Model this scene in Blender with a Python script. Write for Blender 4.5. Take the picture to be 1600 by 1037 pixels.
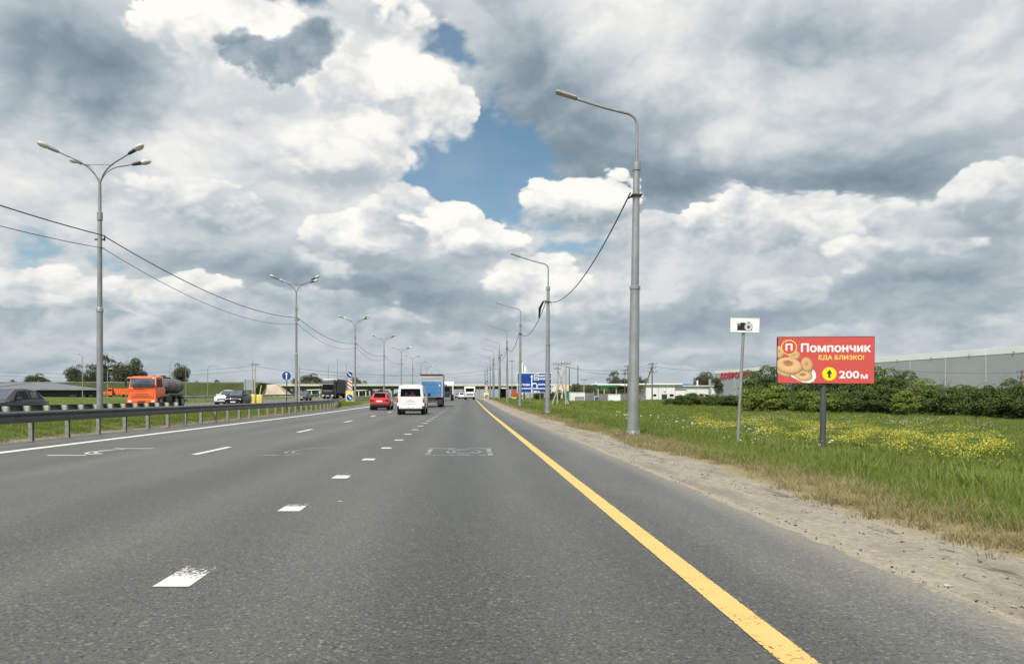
import bpy, bmesh, math, random
import numpy as np
from mathutils import Vector, Matrix

# ------------------------------------------------------------------ clear
for _o in list(bpy.data.objects):
    bpy.data.objects.remove(_o)
S = bpy.context.scene
COL = S.collection
RND = random.Random(11)
NPR = np.random.default_rng(11)
rad = math.radians

# ------------------------------------------------------------------ camera
H0, F, CX, CY = 1.35, 1150.0, 731.0, 618.0        # eye height, focal length and vanishing point of the road in photo pixels
cam_data = bpy.data.cameras.new('camera')
cam_data.sensor_width = 36.0
cam_data.lens = F / 1600 * 36
cam_data.shift_x = (800 - CX) / 1600
cam_data.shift_y = (CY - 518.5) / 1600
cam_data.clip_start = 0.1
cam_data.clip_end = 9000
cam = bpy.data.objects.new('camera', cam_data)
cam.location = (0, 0, H0)
cam.rotation_euler = (rad(90), 0, 0)
COL.objects.link(cam)
S.camera = cam

# ------------------------------------------------------------------ exposure
EXPO = 0.45
S.view_settings.view_transform = 'Standard'
S.view_settings.look = 'None'
S.view_settings.exposure = EXPO
S.view_settings.gamma = 1.0
S.view_settings.use_curve_mapping = False

# ------------------------------------------------------------------ sun (behind the camera, to the left, high)
SUN_EL, SUN_AZ = 54.0, 205.0                     # azimuth clockwise from +Y
sd = Vector((math.sin(rad(SUN_AZ)) * math.cos(rad(SUN_EL)), math.cos(rad(SUN_AZ)) * math.cos(rad(SUN_EL)), math.sin(rad(SUN_EL))))
sun_data = bpy.data.lights.new('sun', 'SUN')
sun_data.energy = 3.6
sun_data.angle = rad(0.53)
sun_data.color = (1.0, 0.955, 0.88)
sun = bpy.data.objects.new('sun', sun_data)
sun.rotation_euler = (-sd).to_track_quat('-Z', 'Y').to_euler()
sun.location = (0, 0, 60)
COL.objects.link(sun)

# ------------------------------------------------------------------ world: Nishita sky with a broken deck of cumulus
W = bpy.data.worlds.new('World')
S.world = W
W.use_nodes = True
NT = W.node_tree
NT.nodes.clear()


class E:
    """a shader socket with arithmetic"""
    def __init__(s, sock): s.k = sock
    def __add__(s, o): return M('ADD', s, o)
    __radd__ = __add__
    def __sub__(s, o): return M('SUBTRACT', s, o)
    def __rsub__(s, o): return M('SUBTRACT', o, s)
    def __mul__(s, o): return M('MULTIPLY', s, o)
    __rmul__ = __mul__
    def __truediv__(s, o): return M('DIVIDE', s, o)
    def __rtruediv__(s, o): return M('DIVIDE', o, s)


def put(sock, v):
    if isinstance(v, E): NT.links.new(v.k, sock)
    elif v is not None: sock.default_value = v


def M(op, a, b=None, c=None, clamp=False):
    n = NT.nodes.new('ShaderNodeMath'); n.operation = op; n.use_clamp = clamp
    put(n.inputs[0], a)
    if b is not None: put(n.inputs[1], b)
    if c is not None: put(n.inputs[2], c)
    return E(n.outputs[0])


def VM(op, a, b=None, c=None):
    n = NT.nodes.new('ShaderNodeVectorMath'); n.operation = op
    put(n.inputs[0], a)
    if b is not None: put(n.inputs[1], b)
    if c is not None: put(n.inputs[2], c)
    return E(n.outputs['Value'] if op in ('DOT_PRODUCT', 'LENGTH') else n.outputs[0])


def XYZ(x=0.0, y=0.0, z=0.0):
    n = NT.nodes.new('ShaderNodeCombineXYZ')
    for i, v in enumerate((x, y, z)): put(n.inputs[i], v)
    return E(n.outputs[0])


def SEP(v):
    n = NT.nodes.new('ShaderNodeSeparateXYZ'); put(n.inputs[0], v)
    return [E(o) for o in n.outputs]


def NOISE(v, scale, detail=6.0, rough=0.55, lac=2.0, out='Fac', dist=0.0):
    n = NT.nodes.new('ShaderNodeTexNoise')
    put(n.inputs['Vector'], v); n.inputs['Scale'].default_value = scale
    n.inputs['Detail'].default_value = detail; n.inputs['Roughness'].default_value = rough
    n.inputs['Lacunarity'].default_value = lac; n.inputs['Distortion'].default_value = dist
    return E(n.outputs['Fac' if out == 'Fac' else 'Color'])


def VORO(v, scale, detail=0.0, rough=0.5, lac=2.0, smooth=None, out='Distance', feature='F1', rnd=1.0):
    n = NT.nodes.new('ShaderNodeTexVoronoi')
    n.feature = 'SMOOTH_F1' if smooth is not None else feature
    put(n.inputs['Vector'], v); n.inputs['Scale'].default_value = scale
    n.inputs['Randomness'].default_value = rnd
    if 'Detail' in n.inputs:
        n.inputs['Detail'].default_value = detail; n.inputs['Roughness'].default_value = rough; n.inputs['Lacunarity'].default_value = lac
    if smooth is not None: n.inputs['Smoothness'].default_value = smooth
    return E(n.outputs[out])


def SS(v, a, b, lo=0.0, hi=1.0):
    n = NT.nodes.new('ShaderNodeMapRange'); n.interpolation_type = 'SMOOTHSTEP'
    put(n.inputs['Value'], v)
    for k, x in (('From Min', a), ('From Max', b), ('To Min', lo), ('To Max', hi)): put(n.inputs[k], x)
    return E(n.outputs[0])


def LIN(v, a, b, lo=0.0, hi=1.0):
    n = NT.nodes.new('ShaderNodeMapRange')
    put(n.inputs['Value'], v)
    for k, x in (('From Min', a), ('From Max', b), ('To Min', lo), ('To Max', hi)): put(n.inputs[k], x)
    return E(n.outputs[0])


def MIX(f, a, b, mode='MIX'):
    n = NT.nodes.new('ShaderNodeMix'); n.data_type = 'RGBA'; n.blend_type = mode
    put(n.inputs[0], f); put(n.inputs[6], a); put(n.inputs[7], b)
    return E(n.outputs[2])


def RAMP(f, stops, interp='LINEAR'):
    n = NT.nodes.new('ShaderNodeValToRGB'); r = n.color_ramp; r.interpolation = interp
    put(n.inputs[0], f)
    while len(r.elements) < len(stops): r.elements.new(0.5)
    for e, (p, c) in zip(r.elements, stops):
        e.position = p; e.color = (*c, 1)
    return E(n.outputs[0])


def lin8(r, g, b):
    return tuple((c / 255 / 12.92) if c / 255 <= 0.04045 else ((c / 255 + 0.055) / 1.055) ** 2.4 for c in (r, g, b))


def build_sky():
    tc = NT.nodes.new('ShaderNodeTexCoord')
    d = VM('NORMALIZE', E(tc.outputs['Generated']))
    x, y, z = SEP(d)
    zc = M('MAXIMUM', z, 0.0)
    az = M('ARCTAN2', x, y)
    el = M('ARCSINE', zc)
    # noise space: directions, with the height stretched so that clouds flatten towards the horizon
    q = XYZ(x, y, M('MULTIPLY_ADD', M('LOGARITHM', zc + 0.15, math.e), 0.25, zc * 1.0))
    wr, wg, wb = (c - 0.5 for c in SEP(NOISE(q, 5.0, 4.0, 0.55, 2.1, out='Color')))
    p_ = XYZ(M('MULTIPLY_ADD', wr, 0.135, az), M('MULTIPLY_ADD', wg, 0.095, el), 0.0)
    fine = NOISE(q, 24.0, 5.0, 0.6) - 0.5

    def place(X, Y, rx, ry, p=None):
        p = p or p_
        u = (X - CX) / F; w = (CY - Y) / F
        ba = math.atan(u); be = math.atan(w * math.cos(ba))
        sa = rx / F * math.cos(ba) ** 2; se = ry / F * math.cos(ba)
        return VM('MULTIPLY_ADD', p, (1 / sa, 1 / se, 0), (-ba / sa, -be / se, 0))

    def blobs(lst):
        acc = None
        for X, Y, rx, ry, a in lst:
            t = place(X, Y, rx, ry)
            g = M('POWER', math.exp(-1), VM('DOT_PRODUCT', t, t))
            acc = g * a if acc is None else M('MULTIPLY_ADD', g, a, acc)
        return acc

    # billows (rounded tops, creased hollows) and their relief under light from above, left and behind
    def puff(v):
        acc = None
        for sc, w in ((7.5, 0.50), (16.0, 0.27), (35.0, 0.15), (74.0, 0.08)):
            b = M('ABSOLUTE', M('MULTIPLY_ADD', NOISE(VM('ADD', v, (sc, 2 * sc, 0)), sc, 0.0, 0.5), 2.0, -1.0)) * (w * 2.4)
            acc = b if acc is None else acc + b
        return acc
    qd = VM('MULTIPLY_ADD', XYZ(wr, wg, wb), (0.05, 0.05, 0.05), q)
    p0 = puff(qd)                                        # about 0 .. 1, mean 0.4
    p1 = puff(VM('ADD', qd, (-0.012, 0.0, 0.028)))
    relief = M('MINIMUM', M('MAXIMUM', p0 - p1, -0.35), 0.35)

    glow = blobs(GLOW)
    gloom = blobs(GLOOM)
    hole = blobs(HOLE)
    low = NOISE(VM('ADD', q, (3.1, 1.7, 0.4)), 3.6, 3.0, 0.45) - 0.5
    tone = 0.59 + low * 0.40 + relief * 0.19 + (p0 - 0.4) * 0.10 + glow * 0.38 - M('MINIMUM', gloom, 1.2) * 0.46
    cover = 1.0 - M('MULTIPLY', SS(hole + wb * 0.6 + fine * 1.1 + (0.4 - p0) * 0.8, 0.26, 0.84), SS(zc, 0.03, 0.12))
    edge = M('MULTIPLY_ADD', p0 - 0.36, 1.3, fine * 0.5)
    for X, Y, rx, ry, hi, base, sharp in CUMULI:
        t = place(X, Y, rx, ry)
        ty = SEP(t)[1]
        f = 1.0 - VM('DOT_PRODUCT', t, t) + edge
        m = SS(f, 0.0, LIN(ty, -0.7, 0.3, 0.9, sharp))
        body = M('MULTIPLY_ADD', SS(ty, -0.75, 0.55), hi - base, base) + relief * (0.64 * hi)
        tone = M('MULTIPLY_ADD', m, body - tone, tone)
        cover = M('MAXIMUM', cover, m)
    p2 = XYZ(M('MULTIPLY_ADD', wr, 0.24, az) + fine * 0.055, M('MULTIPLY_ADD', wg, 0.17, el) + fine * 0.045, 0.0)
    for X, Y, rx, ry, dk in DARKS:
        t = place(X, Y, rx, ry, p2)
        m = SS(1.0 - VM('DOT_PRODUCT', t, t) + fine * 0.8 + (p0 - 0.4) * 1.2, -0.05, 0.85)
        tone = M('MULTIPLY_ADD', m, (dk + relief * 0.22 + low * 0.25 + (p0 - 0.4) * 0.30) - tone, tone)
        cover = M('MAXIMUM', cover, m)
    # milky air low down
    hz = M('POWER', 1.0 - zc, 19.0)
    tone = M('MULTIPLY_ADD', hz * 0.62, 0.31 - tone, tone)
    cloud = RAMP(tone, [(0.0, lin8(122, 139, 151)), (0.18, lin8(141, 157, 168)), (0.40, lin8(173, 186, 194)), (0.62, lin8(208, 214, 217)), (0.82, lin8(238, 238, 235)), (1.0, lin8(255, 253, 247))])
    sky = NT.nodes.new('ShaderNodeTexSky')
    sky.sky_type = 'NISHITA'; sky.sun_disc = False
    sky.sun_elevation = rad(SUN_EL); sky.sun_rotation = rad(SUN_AZ)
    sky.air_density = 1.0; sky.dust_density = 1.2; sky.ozone_density = 1.5
    STR = 0.10
    gain = 1.0 / STR / 2 ** EXPO
    cloudv = MIX(1.0, cloud, (gain, gain, gain, 1), 'MULTIPLY')
    veil = SS(low + wb * 0.5, -0.1, 0.35) * 0.25 + 0.10 + hz * 0.45        # thin veil over the blue
    clear_sky = MIX(1.0, E(sky.outputs[0]), (0.70, 0.86, 0.82, 1), 'MULTIPLY')
    blue = MIX(M('MINIMUM', veil, 0.9), clear_sky, cloudv)
    col = MIX(cover, blue, cloudv)
    bg = NT.nodes.new('ShaderNodeBackground')
    put(bg.inputs['Color'], col); bg.inputs['Strength'].default_value = STR
    out = NT.nodes.new('ShaderNodeOutputWorld')
    NT.links.new(bg.outputs[0], out.inputs[0])


# cloud masses by the direction they stand in (photo pixels of that direction, half width, half height)
GLOW = [(370, 20, 150, 60, .6), (600, 90, 90, 80, .45), (560, 235, 120, 70, .35), (1000, 40, 90, 60, .75), (1140, 120, 60, 45, .55), (1120, 215, 110, 32, .4),
        (1530, 60, 150, 110, .3), (250, 225, 80, 32, .6), (330, 190, 110, 60, .25), (1180, 360, 190, 60, .25), (40, 290, 80, 40, .3), (240, 460, 110, 50, .25),
        (830, 440, 110, 50, .25), (1270, 505, 80, 30, .2), (1480, 330, 120, 40, .2)]
GLOOM = [(90, 70, 160, 95, .92), (200, 140, 90, 50, .5), (825, 115, 80, 75, .75), (935, 205, 130, 62, .95), (1010, 275, 110, 42, .95), (1170, 285, 140, 32, .8),
         (1370, 275, 130, 38, 1.05), (1500, 235, 110, 45, .45), (1270, 80, 110, 36, .5), (1400, 160, 130, 50, .3), (640, 25, 100, 26, .5),
         (400, 425, 190, 32, .8), (620, 455, 120, 34, .8), (780, 490, 130, 22, .4), (1320, 450, 200, 32, .55), (1500, 450, 120, 40, .5), (1140, 490, 170, 30, .6),
         (1560, 350, 60, 60, .5), (470, 515, 200, 22, .3), (90, 560, 150, 18, .2), (950, 520, 170, 22, .35), (940, 385, 90, 26, .4), (1450, 500, 150, 22, .3)]
HOLE = [(778, 255, 76, 72, 1.8), (705, 305, 66, 54, 1.6), (708, 62, 40, 38, .95), (226, 16, 15, 22, .85), (450, -4, 50, 13, .9), (890, 378, 56, 22, .9),
        (40, 392, 110, 40, .50), (170, 415, 60, 16, .3), (1015, -5, 20, 14, .6), (840, 215, 30, 30, .5)]
# x, y, half width, half height, tone on top, tone at the base, edge
CUMULI = [(180, 525, 90, 16, .56, .42, .8), (330, 545, 110, 16, .52, .40, .8), (560, 512, 80, 18, .58, .42, .8), (690, 520, 70, 15, .54, .40, .8), (870, 505, 90, 20, .58, .44, .8), (960, 548, 90, 14, .52, .40, .8),
          (1080, 545, 80, 15, .54, .40, .8), (1190, 555, 110, 14, .50, .40, .8), (1420, 548, 120, 18, .55, .42, .8), (1530, 520, 80, 20, .58, .42, .8),
          (60, 555, 80, 22, .52, .42, .4), (620, 505, 60, 22, .58, .40, .5), (1270, 515, 70, 26, .60, .42, .4), (1010, 470, 110, 28, .58, .46, .5), (470, 475, 90, 24, .55, .42, .5),
          (70, 470, 80, 52, .80, .50, .3), (265, 472, 120, 40, .80, .46, .3), (825, 440, 80, 55, .90, .56, .3), (1200, 455, 70, 18, .62, .5, .4),
          (1190, 360, 210, 62, .72, .45, .35), (1550, 300, 100, 55, .72, .45, .4), (1085, 345, 60, 32, .92, .5, .25), (1170, 322, 60, 24, .88, .6, .3), (1302, 362, 46, 30, .86, .60, .8), (1345, 402, 46, 26, .88, .62, .8), (1440, 395, 90, 24, .74, .5, .9), (1492, 382, 56, 18, .84, .55, .8),
          (300, 322, 130, 46, .76, .50, .35), (545, 385, 90, 44, .88, .48, .35), (635, 345, 66, 40, .78, .55, .4), (725, 374, 100, 42, .98, .52, .25),
          (1000, 350, 60, 35, .75, .42, .3), (912, 312, 92, 58, .99, .40, .2),
          (712, 190, 52, 50, .93, .58, .25), (600, 165, 120, 110, .94, .66, .45), (540, 250, 120, 60, .80, .60, .8), (360, 45, 135, 62, 1.0, .72, .3)]
DARKS = [(420, 90, 112, 34, .14), (490, 70, 66, 40, .16), (356, 72, 44, 28, .20), (620, 182, 48, 22, .52)]
build_sky()
W.cycles.sampling_method = 'MANUAL'
W.cycles.sample_map_resolution = 512

# ================================================================== helpers
def smooth(t):
    t = np.clip(t, 0, 1); return t * t * (3 - 2 * t)


def rise(Y):
    """the whole site climbs half a metre between 45 m and 160 m ahead"""
    return 0.5 * smooth((np.asarray(Y, float) - 45) / 115)


def gz(X, Y):
    """height of the land"""
    X = np.asarray(X, float); Y = np.asarray(Y, float)
    a = 1.2 - 0.7 * smooth((Y - 60) / 90)
    z = rise(Y) - a * smooth((X - 5) / 13)
    z = z + 0.3 * smooth((-17.5 - X) / 13) + 0.6 * smooth((-36 - X) / 40) * (1 - 0.9 * smooth((Y - 112) / 40))
    med = smooth((-13.2 - X) / 1.6) * smooth((X + 17.95) / 0.6)
    z = z + 0.26 * med
    return z


def zr(X, Y): return float(gz(X, Y))


def at(px, Y, py=None):
    """the point Y metres ahead that the photo shows in column px (and row py)"""
    return Vector(((px - CX) * Y / F, Y, 0 if py is None else H0 + (CY - py) * Y / F))


class MB:
    def __init__(s): s.v, s.f = [], []

    def add(s, v, f):
        n = len(s.v); s.v += [tuple(p) for p in v]; s.f += [tuple(i + n for i in q) for q in f]; return s

    def box(s, x0, x1, y0, y1, z0, z1, bev=0.0, rot=None, org=(0, 0, 0)):
        if x0 > x1: x0, x1 = x1, x0
        if y0 > y1: y0, y1 = y1, y0
        if z0 > z1: z0, z1 = z1, z0
        c = [(x, y, z) for z in (z0, z1) for y in (y0, y1) for x in (x0, x1)]
        if bev <= 0:
            v = [Vector(p) for p in c]
            f = [(0, 2, 3, 1), (4, 5, 7, 6), (0, 1, 5, 4), (2, 6, 7, 3), (0, 4, 6, 2), (1, 3, 7, 5)]
        else:
            bm = bmesh.new(); vs = [bm.verts.new(p) for p in c]
            for q in [(0, 2, 3, 1), (4, 5, 7, 6), (0, 1, 5, 4), (2, 6, 7, 3), (0, 4, 6, 2), (1, 3, 7, 5)]:
                bm.faces.new([vs[i] for i in q])
            bmesh.ops.bevel(bm, geom=list(bm.edges), offset=bev, segments=2 if bev > 0.03 else 1, profile=0.6, affect='EDGES')
            bm.verts.index_update()
            v = [p.co.copy() for p in bm.verts]; f = [[p.index for p in q.verts] for q in bm.faces]
            bm.free()
        if rot is not None: v = [rot @ p for p in v]
        o = Vector(org)
        return s.add([p + o for p in v], f)

    def cyl(s, p0, p1, r0, r1=None, n=12, caps=True):
        return s.tube([p0, p1], [r0, r0 if r1 is None else r1], n, caps)

    def tube(s, path, r, n=8, caps=True):
        P = [Vector(p) for p in path]
        R = list(r) if isinstance(r, (list, tuple)) else [r] * len(P)
        rings = []; up = None
        for i, p in enumerate(P):
            t = (P[min(i + 1, len(P) - 1)] - P[max(i - 1, 0)]).normalized()
            if up is None: up = Vector((1, 0, 0)) if abs(t.x) < 0.9 else Vector((0, 1, 0))
            a = (up - t * up.dot(t)).normalized(); b = t.cross(a); up = a
            rings.append([p + (a * math.cos(2 * math.pi * k / n) + b * math.sin(2 * math.pi * k / n)) * R[i] for k in range(n)])
        return s.loft(rings, caps)

    def loft(s, rings, caps=True, closed=True):
        n = len(rings[0]); v = [p for r in rings for p in r]; f = []
        for i in range(len(rings) - 1):
            for k in range(n if closed else n - 1):
                a, b = i * n + k, i * n + (k + 1) % n
                f.append((a, b, b + n, a + n))
        if caps and closed:
            f.append(tuple(range(n))[::-1]); f.append(tuple(range((len(rings) - 1) * n, len(rings) * n)))
        return s.add(v, f)

    def quad(s, *p): return s.add(p, [tuple(range(len(p)))])

    def prism(s, pts, d):
        """polygon (3-D points) extruded along d"""
        d = Vector(d); a = [Vector(p) for p in pts]; n = len(a)
        f = [tuple(range(n))[::-1], tuple(range(n, 2 * n))] + [(i, (i + 1) % n, (i + 1) % n + n, i + n) for i in range(n)]
        return s.add(a + [p + d for p in a], f)

    def ball(s, c, r, nu=12, nv=8, half=None):
        c = Vector(c); r = r if isinstance(r, (tuple, list)) else (r, r, r)
        rings = []
        for j in range(nv + 1):
            t = math.pi * (j + 0.02 * (j == 0) - 0.02 * (j == nv)) / nv
            rings.append([c + Vector((r[0] * math.sin(t) * math.cos(2 * math.pi * i / nu), r[1] * math.sin(t) * math.sin(2 * math.pi * i / nu), -r[2] * math.cos(t))) for i in range(nu)])
        return s.loft(rings)

    def mesh(s, name, smooth_angle=35):
        me = bpy.data.meshes.new(name)
        me.from_pydata([tuple(p) for p in s.v], [], s.f)
        bm = bmesh.new(); bm.from_mesh(me)
        bmesh.ops.recalc_face_normals(bm, faces=bm.faces); bm.to_mesh(me); bm.free()
        if smooth_angle:
            me.polygons.foreach_set('use_smooth', [True] * len(me.polygons))
            me.set_sharp_from_angle(angle=rad(smooth_angle))
        return me


def link(name, me, mat, parent=None, loc=None, rz=None):
    o = bpy.data.objects.new(name, me)
    if mat is not None and me is not None and not me.materials: me.materials.append(mat)
    COL.objects.link(o)
    if parent is not None: o.parent = parent
    if loc is not None: o.location = loc
    if rz is not None: o.rotation_euler = (0, 0, rz)
    return o


def part(name, mb, mat, parent=None, loc=None, rz=None, sm=35):
    return link(name, mb.mesh(name, sm), mat, parent, loc, rz)


def tag(o, label=None, cat=None, group=None, kind=None):
    for k, v in (('label', label), ('category', cat), ('group', group), ('kind', kind)):
        if v: o[k] = v
    return o


def thing(name, label, cat, loc=(0, 0, 0), rz=0.0, group=None):
    o = bpy.data.objects.new(name, None); COL.objects.link(o)
    o.empty_display_size = 0.3
    o.location = loc; o.rotation_euler = (0, 0, rz)
    return tag(o, label, cat, group)


def kids(o): return [c for c in COL.objects if c.parent == o]


def copy_tree(o, label=None, loc=None, rz=None, parent=None, childmap=None):
    if childmap is None:
        childmap = {}
        for c in COL.objects:
            if c.parent: childmap.setdefault(c.parent.name, []).append(c)
    c = o.copy(); COL.objects.link(c)
    if parent is not None: c.parent = parent
    if label: c['label'] = label
    if loc is not None: c.location = loc
    if rz is not None: c.rotation_euler = (0, 0, rz)
    for ch in childmap.get(o.name, []): copy_tree(ch, parent=c, childmap=childmap)
    return c


ORD = ['nearest', 'second', 'third', 'fourth', 'fifth', 'sixth', 'seventh', 'eighth', 'ninth', 'tenth', 'eleventh', 'twelfth', 'thirteenth', 'fourteenth', 'fifteenth', 'sixteenth', 'seventeenth', 'eighteenth']

# ================================================================== materials
MATS = {}


def newmat(name):
    global NT
    m = bpy.data.materials.new(name); m.use_nodes = True
    NT = m.node_tree; NT.nodes.clear()
    out = NT.nodes.new('ShaderNodeOutputMaterial')
    b = NT.nodes.new('ShaderNodeBsdfPrincipled')
    NT.links.new(b.outputs[0], out.inputs[0])
    MATS[name] = m
    return m, b, out


def wpos():
    g = NT.nodes.new('ShaderNodeNewGeometry'); return E(g.outputs['Position'])


def opos():
    g = NT.nodes.new('ShaderNodeTexCoord'); return E(g.outputs['Object'])


def orand():
    g = NT.nodes.new('ShaderNodeObjectInfo'); return E(g.outputs['Random'])


def bump(b, h, strength=0.3, dist=0.02):
    n = NT.nodes.new('ShaderNodeBump'); n.inputs['Strength'].default_value = strength; n.inputs['Distance'].default_value = dist
    put(n.inputs['Height'], h); NT.links.new(n.outputs[0], b.inputs['Normal'])


def pbr(name, c, rough=0.5, metal=0.0, var=0.12, scale=2.0, coat=0.0, dirt=0.0, bmp=0.0, bscale=30.0, spec=None, dirtcol=(0.16, 0.145, 0.12)):
    m, b, out = newmat(name)
    P = opos()
    n = NOISE(P, scale, 6, 0.6)
    lo = tuple(max(0, x * (1 - var)) for x in c) + (1,); hi = tuple(min(1, x * (1 + var)) for x in c) + (1,)
    col = MIX(SS(n, 0.3, 0.7), lo, hi)
    if dirt > 0:
        d = SS(NOISE(VM('MULTIPLY', P, (1.0, 1.0, 0.35)), scale * 2.3, 7, 0.65), 0.42, 0.75)
        col = MIX(d * dirt, col, dirtcol + (1,))
    put(b.inputs['Base Color'], col)
    put(b.inputs['Roughness'], LIN(n, 0, 1, max(0.02, rough - 0.08), min(1, rough + 0.08)))
    b.inputs['Metallic'].default_value = metal
    if coat: b.inputs['Coat Weight'].default_value = coat; b.inputs['Coat Roughness'].default_value = 0.06
    if spec is not None: b.inputs['Specular IOR Level'].default_value = spec
    if bmp: bump(b, NOISE(P, bscale, 5, 0.6), bmp, 0.02)
    return m


galv = pbr('galvanised_steel', (0.34, 0.36, 0.365), 0.45, 0.55, 0.14, 1.3, dirt=0.25, bmp=0.05)
galv_dull = pbr('weathered_zinc', (0.30, 0.31, 0.315), 0.55, 0.4, 0.18, 1.1, dirt=0.35)
rail_steel = pbr('guardrail_steel', (0.062, 0.064, 0.068), 0.36, 0.3, 0.25, 1.7, dirt=0.5, dirtcol=(0.07, 0.065, 0.06))
post_steel = pbr('rail_post_steel', (0.30, 0.29, 0.27), 0.6, 0.3, 0.2, 4.0, dirt=0.5)
rail_pale = pbr('pale_zinc', (0.50, 0.50, 0.44), 0.5, 0.25, 0.12, 3.0, dirt=0.3)
concrete = pbr('concrete', (0.38, 0.365, 0.33), 0.9, 0, 0.15, 0.8, dirt=0.3, bmp=0.2)
concrete_tan = pbr('tan_concrete', (0.42, 0.36, 0.27), 0.9, 0, 0.12, 0.15, dirt=0.3)
pole_conc = pbr('pole_concrete', (0.40, 0.385, 0.35), 0.9, 0, 0.15, 1.2, dirt=0.35)
rubber = pbr('rubber', (0.022, 0.022, 0.023), 0.8, 0, 0.3, 6)
black = pbr('black_plastic', (0.018, 0.018, 0.02), 0.5, 0, 0.3, 5)
dark_steel = pbr('dark_steel', (0.045, 0.045, 0.048), 0.5, 0.3, 0.3, 4, dirt=0.3)
rim_m = pbr('wheel_rim', (0.32, 0.32, 0.33), 0.35, 0.7, 0.1, 8, dirt=0.25)
glass = pbr('tinted_glass', (0.004, 0.005, 0.006), 0.10, 0, 0.3, 1.5, spec=0.16)
glass_sky = pbr('windscreen_glass', (0.07, 0.09, 0.12), 0.04, 0, 0.4, 1.2, spec=0.9)  # bluish base colour brightened to stand in for reflected sky
chrome = pbr('bright_metal', (0.6, 0.6, 0.6), 0.2, 0.9, 0.05, 5)
lamp_white = pbr('clear_lamp_lens', (0.75, 0.75, 0.72), 0.12, 0.1, 0.1, 9)
lamp_red = pbr('red_lamp_lens', (0.24, 0.012, 0.012), 0.15, 0, 0.15, 9)
lamp_amber = pbr('amber_lens', (0.6, 0.22, 0.02), 0.15, 0, 0.15, 9)
white_p = pbr('white_paint', (0.80, 0.80, 0.79), 0.3, 0, 0.05, 1.2, coat=0.5, dirt=0.10)
white_matt = pbr('white_panel', (0.72, 0.73, 0.73), 0.55, 0, 0.06, 0.4, dirt=0.12)
red_car = pbr('red_car_paint', (0.50, 0.02, 0.022), 0.28, 0, 0.12, 1.5, coat=0.8)
black_car = pbr('black_car_paint', (0.007, 0.0075, 0.008), 0.3, 0, 0.3, 1.2, coat=0.08, dirt=0.03, spec=0.2)
grey_car = pbr('dark_grey_car_paint', (0.030, 0.031, 0.033), 0.3, 0.0, 0.2, 1.2, coat=0.35, dirt=0.03, spec=0.3)
orange_p = pbr('orange_truck_paint', (0.78, 0.13, 0.025), 0.4, 0, 0.1, 1.1, coat=0.3, dirt=0.12)
tank_p = pbr('dusty_tank_paint', (0.16, 0.15, 0.14), 0.5, 0.2, 0.2, 0.9, dirt=0.5)
blue_tarp = pbr('blue_truck_board', (0.048, 0.19, 0.41), 0.5, 0, 0.12, 1.0, dirt=0.15)
grey_tarp = pbr('grey_tarpaulin', (0.42, 0.44, 0.45), 0.6, 0, 0.12, 1.0, dirt=0.25)
green_blk = pbr('dark_green_truck_paint', (0.012, 0.019, 0.019), 0.45, 0, 0.2, 1.2, dirt=0.05, spec=0.25)
trailer_dk = pbr('dark_trailer_curtain', (0.025, 0.027, 0.027), 0.6, 0, 0.25, 0.6, dirt=0.2)
blue_sign = pbr('blue_sign_film', (0.006, 0.055, 0.30), 0.4, 0, 0.06, 3)
blue_deep = pbr('deep_blue_sign_film', (0.012, 0.045, 0.25), 0.4, 0, 0.06, 3)
white_film = pbr('white_sign_film', (0.80, 0.82, 0.82), 0.45, 0, 0.03, 3)
red_film = pbr('red_sign_film', (0.48, 0.025, 0.025), 0.45, 0, 0.06, 3)
black_film = pbr('black_print', (0.012, 0.012, 0.013), 0.5, 0, 0.2, 6)
grey_film = pbr('grey_print', (0.30, 0.31, 0.31), 0.5, 0, 0.1, 6)
green_film = pbr('green_print', (0.01, 0.19, 0.09), 0.45, 0, 0.06, 3)
yellow_pl = pbr('yellow_plastic', (0.72, 0.60, 0.16), 0.5, 0, 0.1, 1.5, dirt=0.08)
poster_red = pbr('red_poster_print', (0.60, 0.082, 0.072), 0.5, 0, 0.03, 0.6)
poster_yel = pbr('pale_yellow_print', (0.85, 0.68, 0.16), 0.5, 0, 0.03, 3)
poster_bright = pbr('bright_yellow_print', (0.88, 0.74, 0.02), 0.5, 0, 0.03, 3)
poster_dkgreen = pbr('dark_green_print', (0.02, 0.045, 0.012), 0.5, 0, 0.1, 5)
board_frame = pbr('billboard_frame_steel', (0.06, 0.055, 0.055), 0.5, 0.4, 0.2, 2)
post_grey = pbr('dark_grey_post_paint', (0.085, 0.088, 0.092), 0.5, 0.2, 0.15, 1.5, dirt=0.2)
wh_grey = pbr('grey_sandwich_panel', (0.325, 0.35, 0.375), 0.5, 0.0, 0.05, 0.1, dirt=0.06)
wh_white = pbr('white_fascia', (0.74, 0.76, 0.77), 0.45, 0, 0.04, 0.2, dirt=0.08)
wh_red = pbr('red_sign_letter', (0.50, 0.03, 0.05), 0.4, 0, 0.08, 1)
roof_grey = pbr('grey_sheet_roof', (0.14, 0.15, 0.165), 0.5, 0.15, 0.12, 0.3, dirt=0.2)
wall_dark = pbr('dark_wall', (0.028, 0.03, 0.033), 0.6, 0, 0.3, 0.2, dirt=0.15)
roof_green = pbr('green_fascia', (0.015, 0.17, 0.085), 0.45, 0, 0.1, 0.4)
blue_p = pbr('blue_roof_paint', (0.03, 0.10, 0.32), 0.45, 0, 0.1, 0.6)
brick_red = pbr('red_kiosk_paint', (0.42, 0.07, 0.05), 0.6, 0, 0.15, 0.6, dirt=0.2)
barrier_grey = pbr('grey_blue_barrier', (0.30, 0.34, 0.37), 0.6, 0, 0.08, 0.1, dirt=0.1)
fascia_pale = pbr('pale_bridge_fascia', (0.54, 0.55, 0.44), 0.8, 0, 0.08, 0.2, dirt=0.15)
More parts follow.
